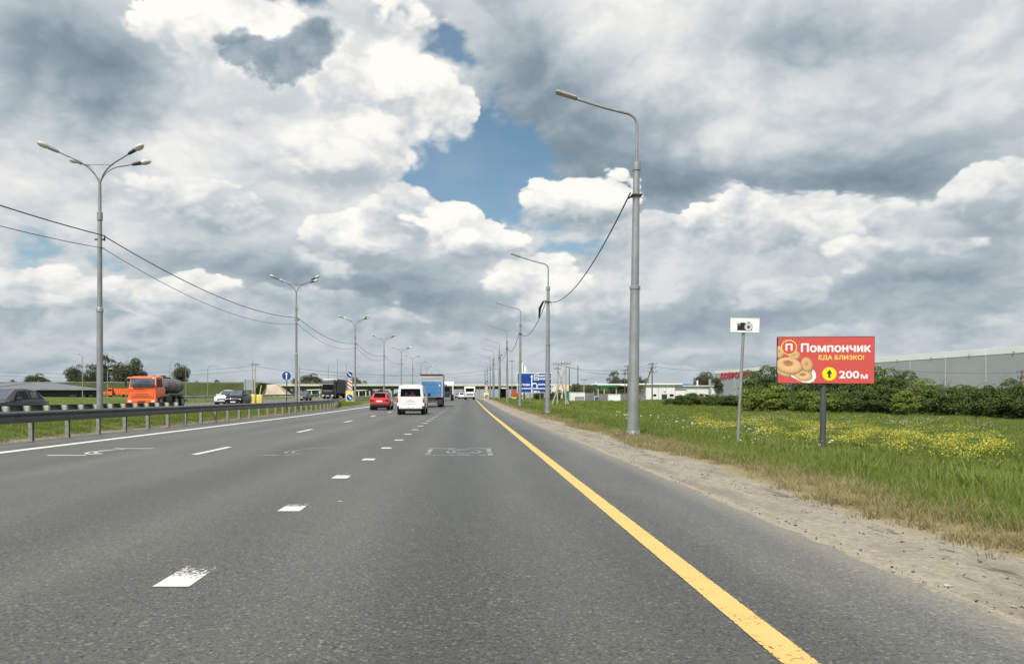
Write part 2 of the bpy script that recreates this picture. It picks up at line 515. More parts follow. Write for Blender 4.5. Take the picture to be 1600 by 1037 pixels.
girder_grey = pbr('bridge_girder_paint', (0.085, 0.095, 0.09), 0.7, 0, 0.12, 0.2, dirt=0.3)
cable_m = pbr('black_cable', (0.02, 0.02, 0.022), 0.6, 0, 0.2, 4)
iron_brown = pbr('rusty_iron', (0.10, 0.075, 0.055), 0.85, 0.1, 0.25, 6)


def ground_material():
    m, b, out = newmat('grassland_soil')
    P = wpos(); X, Y, Z = SEP(P)
    n1 = NOISE(P, 0.35, 8, 0.6); n2 = NOISE(P, 3.5, 8, 0.65); n3 = NOISE(P, 28, 5, 0.7)
    green = MIX(SS(n1, 0.35, 0.65), (0.080, 0.120, 0.022, 1), (0.115, 0.155, 0.036, 1))
    green = MIX(SS(n2, 0.35, 0.75), green, (0.115, 0.135, 0.04, 1))
    green = MIX(SS(n3, 0.5, 0.8), green, (0.05, 0.07, 0.018, 1))
    dry = MIX(n2, (0.20, 0.165, 0.085, 1), (0.30, 0.25, 0.14, 1))
    sand = MIX(SS(n3, 0.3, 0.7), (0.25, 0.215, 0.165, 1), (0.38, 0.335, 0.27, 1))
    wob = (n2 - 0.5) * 1.4 + (n1 - 0.5) * 0.8
    fd = SS(X + wob, 5.3, 6.6)
    fs = SS(X + wob * 0.7, 4.2, 4.9)
    right = MIX(fs, sand, MIX(fd, dry, green))
    med = MIX(SS(X * -1.0 + wob * 0.5, 13.2, 13.9), sand, MIX(SS(X * -1.0 + wob * 0.4, 17.2, 18.2, 0, 1), green, dry))
    med = MIX(SS(X * -1.0 + wob, 33.0, 34.5), med, green)
    col = MIX(SS(X, -1, 1), med, right)
    put(b.inputs['Base Color'], col); b.inputs['Roughness'].default_value = 0.95
    b.inputs['Specular IOR Level'].default_value = 0.15
    bump(b, n2 * 0.6 + n3 * 0.4, 0.6, 0.06)
    return m


def asphalt_material(name, lanes=True, base=1.0):
    m, b, out = newmat(name)
    P = wpos(); X, Y, Z = SEP(P)
    fine = NOISE(P, 110, 4, 0.75)
    grit = VORO(P, 75, out='Color')
    g = SEP(grit)[0]
    coarse = NOISE(P, 18, 6, 0.7)
    patch = NOISE(VM('MULTIPLY', P, (0.55, 0.06, 1.0)), 1.0, 6, 0.6)
    blot = NOISE(VM('MULTIPLY', P, (1.0, 0.35, 1.0)), 0.8, 6, 0.6)
    g2 = SEP(VORO(P, 58, out='Color'))[1]
    v = 0.062 + (fine - 0.5) * 0.10 + (g - 0.5) * 0.055 + (coarse - 0.5) * 0.028 + SS(g2, 0.90, 0.98) * 0.075 - SS(g2, 0.12, 0.02) * 0.035
    if lanes:
        # tyre-polished tracks and the oil-darkened strip between them in each of the three lanes
        tr = None
        for c, s in ((-1.15, 0.38), (0.70, 0.38), (-5.2, 0.4), (-3.2, 0.4), (-9.7, 0.45), (-7.6, 0.45)):
            t = M('MULTIPLY_ADD', X, 1 / s, -c / s); gq = M('POWER', math.exp(-1), t * t)
            tr = gq if tr is None else tr + gq
        v = v + tr * 0.013
        oil = None
        for c, s in ((-0.2, 0.55), (-4.2, 0.6), (-8.6, 0.7)):
            t = M('MULTIPLY_ADD', X, 1 / s, -c / s); gq = M('POWER', math.exp(-1), t * t)
            oil = gq if oil is None else oil + gq
        v = v - oil * 0.020 * SS(blot, 0.2, 0.7)
        sh = SS(X + (coarse - 0.5) * 0.15 + (blot - 0.5) * 0.7, 1.95, 2.55)                       # hard shoulder, older and dustier
        v = M('MULTIPLY_ADD', sh, 0.030, v)
        lt = SS(X * -1.0 + (blot - 0.5), 11.2, 12.6)
        v = M('MULTIPLY_ADD', lt, 0.028, v)
        mid = SS(X * -1.0 + (patch - 0.5) * 2.0, 2.2, 7.0)
        v = M('MULTIPLY_ADD', mid, 0.012, v)
    v = v * LIN(patch, 0.3, 0.7, 0.80, 1.18)
    v = v * LIN(blot, 0.3, 0.7, 0.90, 1.10)
    v = M('MAXIMUM', v * base, 0.012)
    warm = SS(blot, 0.4, 0.7)
    c = MIX(warm, (1.02, 1.0, 0.88, 1), (1.06, 1.0, 0.84, 1))
    if lanes:
        c = MIX(sh * 0.8, c, (1.03, 1.0, 0.90, 1))
        edge_d = SS(X + (coarse - 0.5) * 0.6, 2.75, 3.25) * 0.55
        dust = MIX(edge_d, (0, 0, 0, 1), (0.16, 0.135, 0.10, 1))
    vv = NT.nodes.new('ShaderNodeVectorMath'); vv.operation = 'SCALE'
    put(vv.inputs[0], c); put(vv.inputs['Scale'], v)
    col = E(vv.outputs[0])
    if lanes: col = MIX(1.0, col, dust, 'ADD')
    put(b.inputs['Base Color'], col)
    put(b.inputs['Roughness'], LIN(fine, 0.2, 0.8, 0.36, 0.60))
    b.inputs['Specular IOR Level'].default_value = 0.65
    bump(b, fine * 0.5 + g * 0.5, 0.3, 0.004)
    return m


def paint_material(name, c, wear, asphalt=0.07, edge=None, line=None):
    """road paint, worn through to the asphalt in flakes; a broken dash wears more towards its far end (object Y)"""
    m, b, out = newmat(name)
    P = wpos(); O = opos()
    n = NOISE(P, 26, 7, 0.75); n2 = NOISE(P, 3.0, 4, 0.6); g = SEP(VORO(P, 60, out='Color'))[0]
    k = n * 0.6 + n2 * 0.25 + g * 0.15
    if edge is not None:
        oy = SEP(O)[1]
        k = k + LIN(oy, -0.30, 0.46, 0.26, -0.26)
    if line is not None:                      # ragged, scuffed borders
        k = k - SS(M('ABSOLUTE', SEP(P)[0] - line[0]), line[1] - 0.016, line[1] + 0.004) * 0.10 - SS(NOISE(VM('MULTIPLY', P, (2.0, 0.25, 1.0)), 2.2, 6, 0.7), 0.55, 0.8) * 0.10
    f = SS(k, wear - 0.05, wear + 0.05)
    tint = MIX(n2, tuple(x * 0.88 for x in c) + (1,), tuple(min(1, x * 1.06) for x in c) + (1,))
    fine = NOISE(P, 85, 4, 0.75)
    put(b.inputs['Base Color'], tint)
    put(b.inputs['Alpha'], f)
    b.inputs['Roughness'].default_value = 0.75
    bump(b, fine, 0.4, 0.005)
    return m


def gravel_material():
    m, b, out = newmat('sandy_gravel')
    P = wpos(); X, Y, Z = SEP(P)
    n1 = NOISE(VM('MULTIPLY', P, (1.6, 0.5, 1)), 1.0, 8, 0.62); n2 = NOISE(P, 9, 8, 0.7); st = SEP(VORO(P, 34, out='Color'))[0]
    fine = NOISE(P, 70, 4, 0.7)
    col = MIX(SS(n2, 0.3, 0.7), (0.245, 0.215, 0.165, 1), (0.36, 0.32, 0.25, 1))
    col = MIX(SS(n1, 0.42, 0.68), col, (0.21, 0.185, 0.145, 1))
    col = MIX(SS(st, 0.72, 0.98) * 0.6, col, (0.16, 0.15, 0.135, 1))
    col = MIX(SS(fine, 0.55, 0.8) * 0.5, col, (0.12, 0.105, 0.085, 1))
    band = M('POWER', math.exp(-1), (X - 4.12) * (X - 4.12) * 14.0)
    deb = SS(NOISE(VM('MULTIPLY', P, (3.0, 0.9, 1)), 1.6, 9, 0.75) + band * 0.07, 0.585, 0.68)
    col = MIX(deb * 0.8, col, (0.075, 0.062, 0.048, 1))
    put(b.inputs['Base Color'], col); b.inputs['Roughness'].default_value = 0.95
    bump(b, n2 * 0.5 + st * 0.3 + fine * 0.3, 0.8, 0.03)
    return m


def leaf_material(name, c1, c2, trans=0.25):
    m, b, out = newmat(name)
    g = NT.nodes.new('ShaderNodeNewGeometry')
    P = opos()
    rnd = E(g.outputs['Random Per Island'])
    n = NOISE(P, 0.9, 4, 0.6)
    f = M('MULTIPLY_ADD', rnd, 0.6, (n - 0.5) * 1.2 + 0.15)
    col = MIX(M('MINIMUM', M('MAXIMUM', f, 0.0), 1.0), c1 + (1,), c2 + (1,))
    col = MIX(orand() * 0.25, col, tuple(x * 0.6 for x in c1) + (1,))
    put(b.inputs['Base Color'], col); b.inputs['Roughness'].default_value = 0.6
    b.inputs['Specular IOR Level'].default_value = 0.3
    t = NT.nodes.new('ShaderNodeBsdfTranslucent'); put(t.inputs[0], col)
    mx = NT.nodes.new('ShaderNodeMixShader'); mx.inputs[0].default_value = trans
    NT.links.new(b.outputs[0], mx.inputs[1]); NT.links.new(t.outputs[0], mx.inputs[2]); NT.links.new(mx.outputs[0], out.inputs[0])
    return m


def blade_material(name, c1, c2, c3):
    m, b, out = newmat(name)
    P = wpos(); O = opos()
    g = NT.nodes.new('ShaderNodeNewGeometry'); rnd = E(g.outputs['Random Per Island'])
    n = NOISE(P, 0.22, 5, 0.6); n2 = NOISE(P, 1.3, 4, 0.6)
    col = MIX(SS(n * 0.6 + n2 * 0.4, 0.36, 0.64), c1 + (1,), c2 + (1,))
    col = MIX(rnd * 0.55, col, c3 + (1,))
    put(b.inputs['Base Color'], col); b.inputs['Roughness'].default_value = 0.6
    b.inputs['Specular IOR Level'].default_value = 0.25
    t = NT.nodes.new('ShaderNodeBsdfTranslucent'); put(t.inputs[0], col)
    mx = NT.nodes.new('ShaderNodeMixShader'); mx.inputs[0].default_value = 0.42
    NT.links.new(b.outputs[0], mx.inputs[1]); NT.links.new(t.outputs[0], mx.inputs[2]); NT.links.new(mx.outputs[0], out.inputs[0])
    return m


ground_m = ground_material()
asphalt_m = asphalt_material('asphalt')
asphalt2_m = asphalt_material('older_asphalt', lanes=False, base=1.45)
line_white = paint_material('white_road_paint', (0.62, 0.62, 0.58), 0.38)
line_wide = paint_material('worn_white_road_paint', (0.60, 0.60, 0.56), 0.585, edge=1)
line_faint = paint_material('faint_white_road_paint', (0.36, 0.37, 0.36), 0.50, 0.10)
line_yellow = paint_material('yellow_road_paint', (0.64, 0.43, 0.145), 0.37, line=(1.68, 0.095))
gravel_m = gravel_material()
leaf_dark = leaf_material('dark_leaves', (0.056, 0.092, 0.022), (0.130, 0.180, 0.046))
leaf_mid = leaf_material('green_leaves', (0.078, 0.126, 0.024), (0.175, 0.235, 0.052))
leaf_light = leaf_material('fresh_leaves', (0.140, 0.195, 0.030), (0.260, 0.310, 0.068))
leaf_far = leaf_material('far_leaves', (0.070, 0.095, 0.045), (0.125, 0.155, 0.075))  # greyer leaf colour, lightened to carry the haze of distance
bark = pbr('bark', (0.09, 0.075, 0.06), 0.95, 0, 0.25, 5)
blade_g = blade_material('grass_blades', (0.120, 0.190, 0.022), (0.190, 0.250, 0.042), (0.280, 0.295, 0.105))
blade_d = blade_material('dry_grass_blades', (0.29, 0.245, 0.12), (0.40, 0.345, 0.19), (0.20, 0.205, 0.075))
flower_y = pbr('yellow_petals', (0.50, 0.48, 0.06), 0.7, 0, 0.15, 4)
flower_w = pbr('white_petals', (0.50, 0.53, 0.44), 0.7, 0, 0.1, 4)

# ================================================================== the land, the roads, the markings
def grid_mesh(name, xs, ys, zf):
    xs = np.asarray(xs, float); ys = np.asarray(ys, float)
    XX, YY = np.meshgrid(xs, ys)
    ZZ = zf(XX, YY)
    V = np.stack([XX, YY, ZZ], -1).reshape(-1, 3)
    nx, ny = len(xs), len(ys)
    i = (np.arange(ny - 1)[:, None] * nx + np.arange(nx - 1)[None, :]).ravel()
    Fc = np.stack([i, i + 1, i + 1 + nx, i + nx], -1)
    me = bpy.data.meshes.new(name)
    me.from_pydata(V.tolist(), [], Fc.tolist())
    me.polygons.foreach_set('use_smooth', [True] * len(me.polygons))
    return me


def land_z(X, Y):
    z = gz(X, Y)
    under = smooth((X + 13.35) / 0.15) * smooth((3.3 - X) / 0.15) + smooth((X + 33.2) / 0.2) * smooth((-17.8 - X) / 0.2)
    z = z - 0.10 * under
    wav = 0.05 * np.sin(X * 0.7 + Y * 0.23) * np.sin(Y * 0.31 - X * 0.2) * smooth((np.abs(X + 5) - 11.5) / 4)
    return z + wav


xs = np.unique(np.concatenate([np.linspace(-3000, -300, 14), np.linspace(-300, -60, 25), np.linspace(-60, -34, 14), np.linspace(-34, -17, 35), np.linspace(-17, -13.4, 13), np.linspace(-13.2, 3.2, 6),
                               np.linspace(3.3, 9, 40), np.linspace(9, 40, 63), np.linspace(40, 150, 45), np.linspace(150, 500, 20), np.linspace(500, 3000, 14)]))
ys = np.unique(np.concatenate([np.linspace(-60, -4, 15), np.linspace(-4, 60, 129), np.linspace(60, 160, 67), np.linspace(160, 500, 45), np.linspace(500, 5000, 24)]))
tag(link('ground', grid_mesh('ground', xs, ys, land_z), ground_m), kind='structure')

ys_r = np.unique(np.concatenate([np.linspace(-40, 45, 12), np.linspace(45, 165, 41), np.linspace(165, 1400, 20)]))


def strip(name, x0, x1, mat, dz=0.0, parent=None, y0=-40, y1=1400, zf=None):
    yy = np.unique(np.concatenate([[y0, y1], ys_r[(ys_r > y0) & (ys_r < y1)]]))
    zf = zf or (lambda X, Y: rise(Y) + dz)
    return link(name, grid_mesh(name, [x0, x1], yy, zf), mat, parent)


road = strip('road', -13.25, 3.2, asphalt_m)
tag(road, kind='structure')
# the broken edge of the asphalt
edge = MB()
yy = np.arange(2.0, 120, 0.22)
jit = 3.2 + np.abs(NPR.normal(0, 0.035, len(yy)) + 0.03 * np.sin(yy * 1.7)) * 1.0
for i in range(len(yy) - 1):
    za, zb = float(rise(yy[i])), float(rise(yy[i + 1]))
    edge.quad((3.19, yy[i], za), (jit[i], yy[i], za - 0.002), (jit[i + 1], yy[i + 1], zb - 0.002), (3.19, yy[i + 1], zb))
    edge.quad((jit[i], yy[i], za - 0.002), (jit[i] + .02, yy[i], za - 0.06), (jit[i + 1] + .02, yy[i + 1], zb - 0.06), (jit[i + 1], yy[i + 1], zb - 0.002))
part('asphalt_edge', edge, asphalt_m, road, sm=0)

strip('edge_line', 1.585, 1.775, line_yellow, 0.004, road)['label'] = 'solid yellow line along the shoulder'
strip('edge_line', -11.25, -10.92, line_white, 0.004, road)['label'] = 'solid white line along the median'
# long dashes between the left and middle lanes
k = 0
y = 16.9 - 10.25
while y < 330:
    o = strip('lane_dash', -0.085, 0.085, line_white, 0.0, road, y0=0, y1=2.5, zf=lambda X, Y, y=y: rise(Y + y) + 0.004)
    o.location = (-6.28, y, 0)
    y += 10.25
# short wide dashes of the slow lane
y = 5.2 - 3.4
dash = MB().quad((-.13, -.46, 0), (.13, -.46, 0), (.13, .46, 0), (-.13, .46, 0)).mesh('wide_dash', 0)
dash.materials.append(line_wide)
while y < 260:
    ln = 0.92
    o = link('wide_dash', dash, None, road, (-2.10, y + .46, float(rise(y + .46)) + 0.004))
    y += 3.4


def flat_ring(mb, cx, cy, rx, ry, w, n=40, z=0.0, a0=0, a1=2 * math.pi):
    pts = []
    for i in range(n + 1):
        t = a0 + (a1 - a0) * i / n
        pts.append((cx + rx * math.cos(t), cy + ry * math.sin(t), z, cx + (rx - w) * math.cos(t), cy + (ry - w * ry / rx) * math.sin(t)))
    for a, b in zip(pts, pts[1:]):
        mb.quad((a[0], a[1], z), (b[0], b[1], z), (b[3], b[4], z), (a[3], a[4], z))


def flat_box(mb, x0, x1, y0, y1, z=0.0): mb.quad((x0, y0, z), (x1, y0, z), (x1, y1, z), (x0, y1, z))


# camera pictograms painted on the lanes
def pictogram(cx, mat, lab, full):
    s = MB()
    if full:
        flat_box(s, -.78, .78, -1.15, -1.02); flat_box(s, -.78, -.10, 1.02, 1.15); flat_box(s, .2, .78, 1.02, 1.15)
        flat_box(s, -.78, -.68, -1.02, 1.02); flat_box(s, .66, .78, -1.02, 1.02)
        flat_box(s, -.42, -.14, .74, .95)
    else:
        flat_box(s, -.78, .1, -1.15, -1.02); flat_box(s, -.3, .7, 1.02, 1.13)
    flat_ring(s, .10, 0, .43, .80, .06, z=0.001, a0=0 if full else 1.5, a1=2 * math.pi if full else 5.2)
    flat_ring(s, .10, 0, .28, .52, .06, z=0.001, a0=1.2 if full else 2.0, a1=6.0 if full else 4.9)
    o = part('camera_pictogram', s, mat, road, (cx, 17.75, 0.004 + float(rise(17.75))), sm=0)
    o['label'] = lab


line_mid = paint_material('thin_white_road_paint', (0.44, 0.45, 0.44), 0.52, 0.10)
pictogram(-.20, line_mid, 'worn painted camera pictogram in the slow lane', True)
pictogram(-4.05, line_faint, 'almost faded camera pictogram in the middle lane', False)
pictogram(-8.75, line_white, 'bright partial camera pictogram in the left lane', False)
# a crack and small flakes of paint
fl = MB()
for cx, cy, w, l in ((-1.66, 9.4, .05, .04),):
    flat_box(fl, cx, cx + w, cy, cy + l, 0.004)
part('paint_flake', fl, line_white, road, sm=0)

opp = strip('opposite_road', -33.0, -17.9, asphalt2_m, 0, None, zf=lambda X, Y: gz(X, Y) + 0.0)
bpy.data.objects.remove(opp)
opp = link('opposite_road', grid_mesh('opposite_road', np.linspace(-33.0, -17.95, 9), ys_r, lambda X, Y: gz(X, Y)), asphalt2_m)
tag(opp, kind='structure')
for x0, n in ((-18.7, 'edge_line'), (-32.2, 'edge_line')):
    link(n, grid_mesh(n, [x0, x0 + .15], ys_r, lambda X, Y: gz(X, Y) + 0.006), line_white, opp)
for x0 in (-23.1, -27.6):
    y = -8
    while y < 200:
        link('lane_dash', grid_mesh('lane_dash', [x0, x0 + .14], [y, y + 3], lambda X, Y: gz(X, Y) + 0.006), line_white, opp)
        y += 12

# sandy gravel strip beside the asphalt, with an uneven outer edge
yy = np.unique(np.concatenate([np.arange(-6, 60, 0.35), np.arange(60, 260, 2.0)]))
out_e = 4.62 + 0.16 * np.sin(yy * .55) + 0.12 * np.sin(yy * 1.3 + 1) + NPR.normal(0, .06, len(yy))
nx = 12
V = []
for j, y in enumerate(yy):
    for i in range(nx):
        t = i / (nx - 1); x = 3.12 + (out_e[j] - 3.12) * t
        base = float(rise(y)) - 0.03 + 0.025 * t
        rut = 0.018 * math.sin(x * 7 + math.sin(y * .4) * 1.3) + float(NPR.normal(0, .006))
        V.append((x, y, max(base + rut, float(land_z(x, y)) + 0.006) if 0 < i < nx - 1 else base - (0.03 if i == 0 else 0.0)))
Fc = [(j * nx + i, j * nx + i + 1, (j + 1) * nx + i + 1, (j + 1) * nx + i) for j in range(len(yy) - 1) for i in range(nx - 1)]
me = bpy.data.meshes.new('gravel_shoulder'); me.from_pydata(V, [], Fc); me.polygons.foreach_set('use_smooth', [True] * len(Fc))
tag(link('gravel_shoulder', me, gravel_m), kind='structure')

# grassed embankments that carry the crossing road
def embankment(x0, x1, h):
    Y0 = 372
    prof = [(Y0 - 22, 0.0), (Y0 - 6, h - 0.4), (Y0 - 4, h), (Y0 + 26, h), (Y0 + 44, 0)]
    xs_ = np.linspace(x0, x1, 40); V = []; n = len(prof)
    for x in xs_:
        for (py, pz) in prof:
            V.append((x, py + math.sin(x * .05) * 1.2, float(gz(x, py)) - .2 + pz + (0.25 * math.sin(x * .13) if 0 < pz < h else 0)))
    F_ = [(i * n + k, (i + 1) * n + k, (i + 1) * n + k + 1, i * n + k + 1) for i in range(len(xs_) - 1) for k in range(n - 1)]
    F_ += [tuple(range(n))[::-1], tuple(range((len(xs_) - 1) * n, len(xs_) * n))]
    me = bpy.data.meshes.new('embankment'); me.from_pydata(V, [], F_)
    return me


def slope_material():
    m, b, out = newmat('grassed_slope')
    P = wpos()
    n1 = NOISE(P, 0.12, 7, 0.62); n2 = NOISE(P, 0.9, 7, 0.65)
    col = MIX(SS(n1, .35, .65), (0.036, 0.052, 0.014, 1), (0.056, 0.074, 0.022, 1))
    col = MIX(SS(n2, .4, .75) * .7, col, (0.085, 0.095, 0.04, 1))
    put(b.inputs['Base Color'], col); b.inputs['Roughness'].default_value = 0.95; b.inputs['Specular IOR Level'].default_value = 0.1
    bump(b, n2, 1.0, 0.6)
    return m


slope_m = slope_material()
for x0, x1, h, lab in ((-420, -104, 7.2, 'long grassed embankment at the left end of the bridge'), (54, 420, 7.0, 'grassed embankment at the right end of the bridge')):
    o = link('embankment', embankment(x0, x1, h), slope_m); tag(o, kind='structure')
    o['label'] = lab

# ================================================================== text as flat mesh
def text_mesh(body, size, bold=0.0, align='CENTER', extrude=0.002, spacing=1.0, shear=0.0):
    cu = bpy.data.curves.new('lettering', 'FONT')
    cu.body = body; cu.size = size; cu.align_x = align; cu.align_y = 'CENTER'
    cu.offset = bold; cu.extrude = extrude; cu.space_character = spacing; cu.shear = shear; cu.resolution_u = 3; cu.fill_mode = 'BOTH' if extrude > 0 else 'FRONT'
    o = bpy.data.objects.new('lettering', cu); COL.objects.link(o)
    bpy.context.view_layer.update()
    me = bpy.data.meshes.new_from_object(o.evaluated_get(bpy.context.evaluated_depsgraph_get()))
    bpy.data.objects.remove(o); bpy.data.curves.remove(cu)
    return me


def stroke_letter(me, index):
    """the font's own small Cyrillic en fills in badly: swap letter number index (a pe) for three plain strokes"""
    par = list(range(len(me.vertices)))
    def find(a):
        while par[a] != a: par[a] = par[par[a]]; a = par[a]
        return a
    for p in me.polygons:
        for v in p.vertices: par[find(v)] = find(p.vertices[0])
    groups = {}
    for v in me.vertices: groups.setdefault(find(v.index), []).append(v.index)
    isl = sorted(groups.values(), key=lambda g: min(me.vertices[i].co.x for i in g))
    bad = set(isl[index]); xs = [me.vertices[i].co.x for i in bad]; ys_ = [me.vertices[i].co.y for i in bad]
    a, b, c, d = min(xs), max(xs), min(ys_), max(ys_); s = (b - a) * .20; mid = c + (d - c) * .51
    V = [tuple(v.co) for v in me.vertices]; Fq = [tuple(p.vertices) for p in me.polygons if p.vertices[0] not in bad]
    for x0, x1, y0, y1 in ((a, a + s, c, d), (b - s, b, c, d), (a + s, b - s, mid - s * .46, mid + s * .46)):
        n = len(V); V += [(x0, y0, 0), (x1, y0, 0), (x1, y1, 0), (x0, y1, 0)]; Fq.append((n, n + 1, n + 2, n + 3))
    keep = sorted({i for q in Fq for i in q}); mp = {o: k for k, o in enumerate(keep)}
    out = bpy.data.meshes.new('lettering'); out.from_pydata([V[i] for i in keep], [], [tuple(mp[i] for i in q) for q in Fq])
    return out


def fit(me, w=None, h=None):
    """scale a flat text mesh about its middle to width w and height h, then stand it up facing -Y"""
    co = np.empty(len(me.vertices) * 3, np.float32); me.vertices.foreach_get('co', co); co = co.reshape(-1, 3)
    lo, hi = co.min(0), co.max(0); c = (lo + hi) / 2
    co = co - [c[0], c[1], 0]
    sx = (w / (hi[0] - lo[0])) if w else None; sy = (h / (hi[1] - lo[1])) if h else None
    sx = sx or sy; sy = sy or sx
    co[:, 0] *= sx; co[:, 1] *= sy
    st = np.stack([co[:, 0], -co[:, 2], co[:, 1]], -1)
    me.vertices.foreach_set('co', st.astype(np.float32).ravel()); me.update()
    return me


def word(name, body, mat, parent, x, y, z, w=None, h=None, bold=0.0, shear=0.0, spacing=1.0):
    """flat lettering; heavier weights are several thin layers shifted sideways, each a hair in front of the last"""
    me = text_mesh(body.replace('н', 'п'), 1.0, 0.0, shear=shear, spacing=spacing, extrude=0.0)
    if 'н' in body: me = stroke_letter(me, body.index('н'))
    me = fit(me, w, h)
    if bold > 0:
        co = np.empty(len(me.vertices) * 3, np.float32); me.vertices.foreach_get('co', co); co = co.reshape(-1, 3)
        hh = co[:, 2].max() - co[:, 2].min(); d = bold * hh * 2.2
        polys = [tuple(p.vertices) for p in me.polygons]; V = []; Fq = []
        for k_, (dx, dz) in enumerate(((0, 0), (-d, 0), (d, 0), (0, d), (0, -d), (-d * .7, d * .7), (d * .7, -d * .7))):
            n0 = len(V); V += [(float(c[0] + dx), -.0004 * k_, float(c[2] + dz)) for c in co]; Fq += [tuple(i + n0 for i in p) for p in polys]
        me = bpy.data.meshes.new('lettering'); me.from_pydata(V, [], Fq)
    return link(name, me, mat, parent, (x, y, z))


def disc(mb, x, y, z, r, n=32, ry=None):
    ry = ry or r
    mb.add([(x + r * math.cos(2 * math.pi * i / n), y, z + ry * math.sin(2 * math.pi * i / n)) for i in range(n)], [tuple(range(n))])


def plate(mb, x0, x1, y, z0, z1): mb.quad((x0, y, z0), (x1, y, z0), (x1, y, z1), (x0, y, z1))


# ================================================================== median guardrails
def w_profile(side):
    """W-beam cross-section (offset from the rail line, height), towards +side"""
    return [(-.02, .53), (.045, .545), (.09, .58), (.09, .63), (.045, .665), (.03, .705), (.045, .745), (.09, .78), (.09, .83), (.045, .865), (-.02, .88)]


def beam(name, path, side, mat, parent, dz=0.0, org=(0, 0, 0)):
    pr = w_profile(side); mb = MB(); rings = []
    for (x, y, z) in path:
        front = [Vector((x + side * a - org[0], y - org[1], z + h + dz - org[2])) for a, h in pr]
        back = [Vector((x + side * (a - .006) - org[0], y - org[1], z + h + dz - org[2])) for a, h in reversed(pr)]
        rings.append(front + back)
    mb.loft(rings)
    return part(name, mb, mat, parent, sm=50)


def rail_bay(name, path, side, mat, parent, org, per=2):
    for i in range(0, len(path) - 1, per):
        beam(name, path[i:i + per + 1], side, mat, parent, org=org)


def near_x(y):
    return -13.05 - 0.1 * max(0, (y - 50) / 10) - 2.6 * max(0, (y - 66) / 24) ** 2


ny_ = [-8 + 2.0 * i for i in range(0, 50)]
ny_ = [y for y in ny_ if y <= 96.5]
g1 = thing('guardrail', 'long dark steel guardrail on close posts along the white line of our carriageway', 'guardrail', (-13.05, 30, 0))
pth = [(near_x(y) + .12, y, float(rise(y)) + 0.02 - 0.50 * max(0, (y - 86) / 10) ** 1.3) for y in ny_]
rail_bay('beam', pth, 1, rail_steel, g1, (-13.05, 30, 0))
pm = MB().box(-.06, .06, -.055, -.045, -.3, .86).box(-.06, -.05, -.045, .045, -.3, .86).box(-.06, .06, .045, .055, -.3, .86).mesh('post', 0); pm.materials.append(post_steel)
sm_ = MB().box(.05, .115, -.04, .04, .60, .82, .008).mesh('spacer', 0); sm_.materials.append(post_steel)
lip = MB().box(-.012, .012, -.03, .03, .69, .724).mesh('reflector', 0); lip.materials.append(lamp_red)
for i, y in enumerate(ny_[:-1]):
    o = link('post', pm, None, g1, (near_x(y) + 13.05, y - 30, float(rise(y)) - 0.50 * max(0, (y - 86) / 10) ** 1.3))
    link('spacer', sm_, None, o)
    if i % 2 == 0: link('reflector', lip, None, o, (.155, 1.0, 0))

g2 = thing('guardrail', 'guardrail with pale zinc posts bordering the opposite carriageway', 'guardrail', (-17.1, 30, 0))
far_y = [10 + 1.33 * i for i in range(0, 26)]
pth = [(-17.28, y, zr(-17.1, y) - .17) for y in far_y]
rail_bay('beam', pth, -1, rail_steel, g2, (-17.1, 30, 0), per=3)
pm2 = MB().box(-.07, .07, -.075, -.06, -.4, .80).box(-.07, -.055, -.06, .06, -.4, .80).box(-.07, .07, .06, .075, -.4, .80).box(-.19, .06, -.055, .055, .50, .82, .01).mesh('post', 0); pm2.materials.append(rail_pale)
for y in far_y: link('post', pm2, None, g2, (0.0, y - 30, zr(-17.1, y) - .13))

g3 = thing('guardrail', 'grey guardrail on the far verge of the opposite carriageway', 'guardrail', (-33.6, 90, 0))
fy = [82 + 4 * i for i in range(0, 36)]
rail_bay('beam', [(-33.6, y, zr(-33.6, y)) for y in fy], 1, galv_dull, g3, (-33.6, 90, 0), per=3)
for y in fy[::1]: link('post', pm, None, g3, (0, y - 90, zr(-33.6, y)))

g4 = thing('guardrail', 'short curved guardrail behind the striped gore marker', 'guardrail', (-17, 112, 0))
cv = [(-16.6 + .02 * (i * 2) ** 1.6 * .4 - 1.5, 104 + i * 3.0, float(rise(104 + i * 3)) + (-.5 + .25 * i if i < 2 else 0)) for i in range(14)]
rail_bay('beam', cv, 1, galv, g4, (-17, 112, 0), per=2)
for x, y, z in cv[1:]: link('post', pm2, None, g4, (x + 17, y - 112, z))

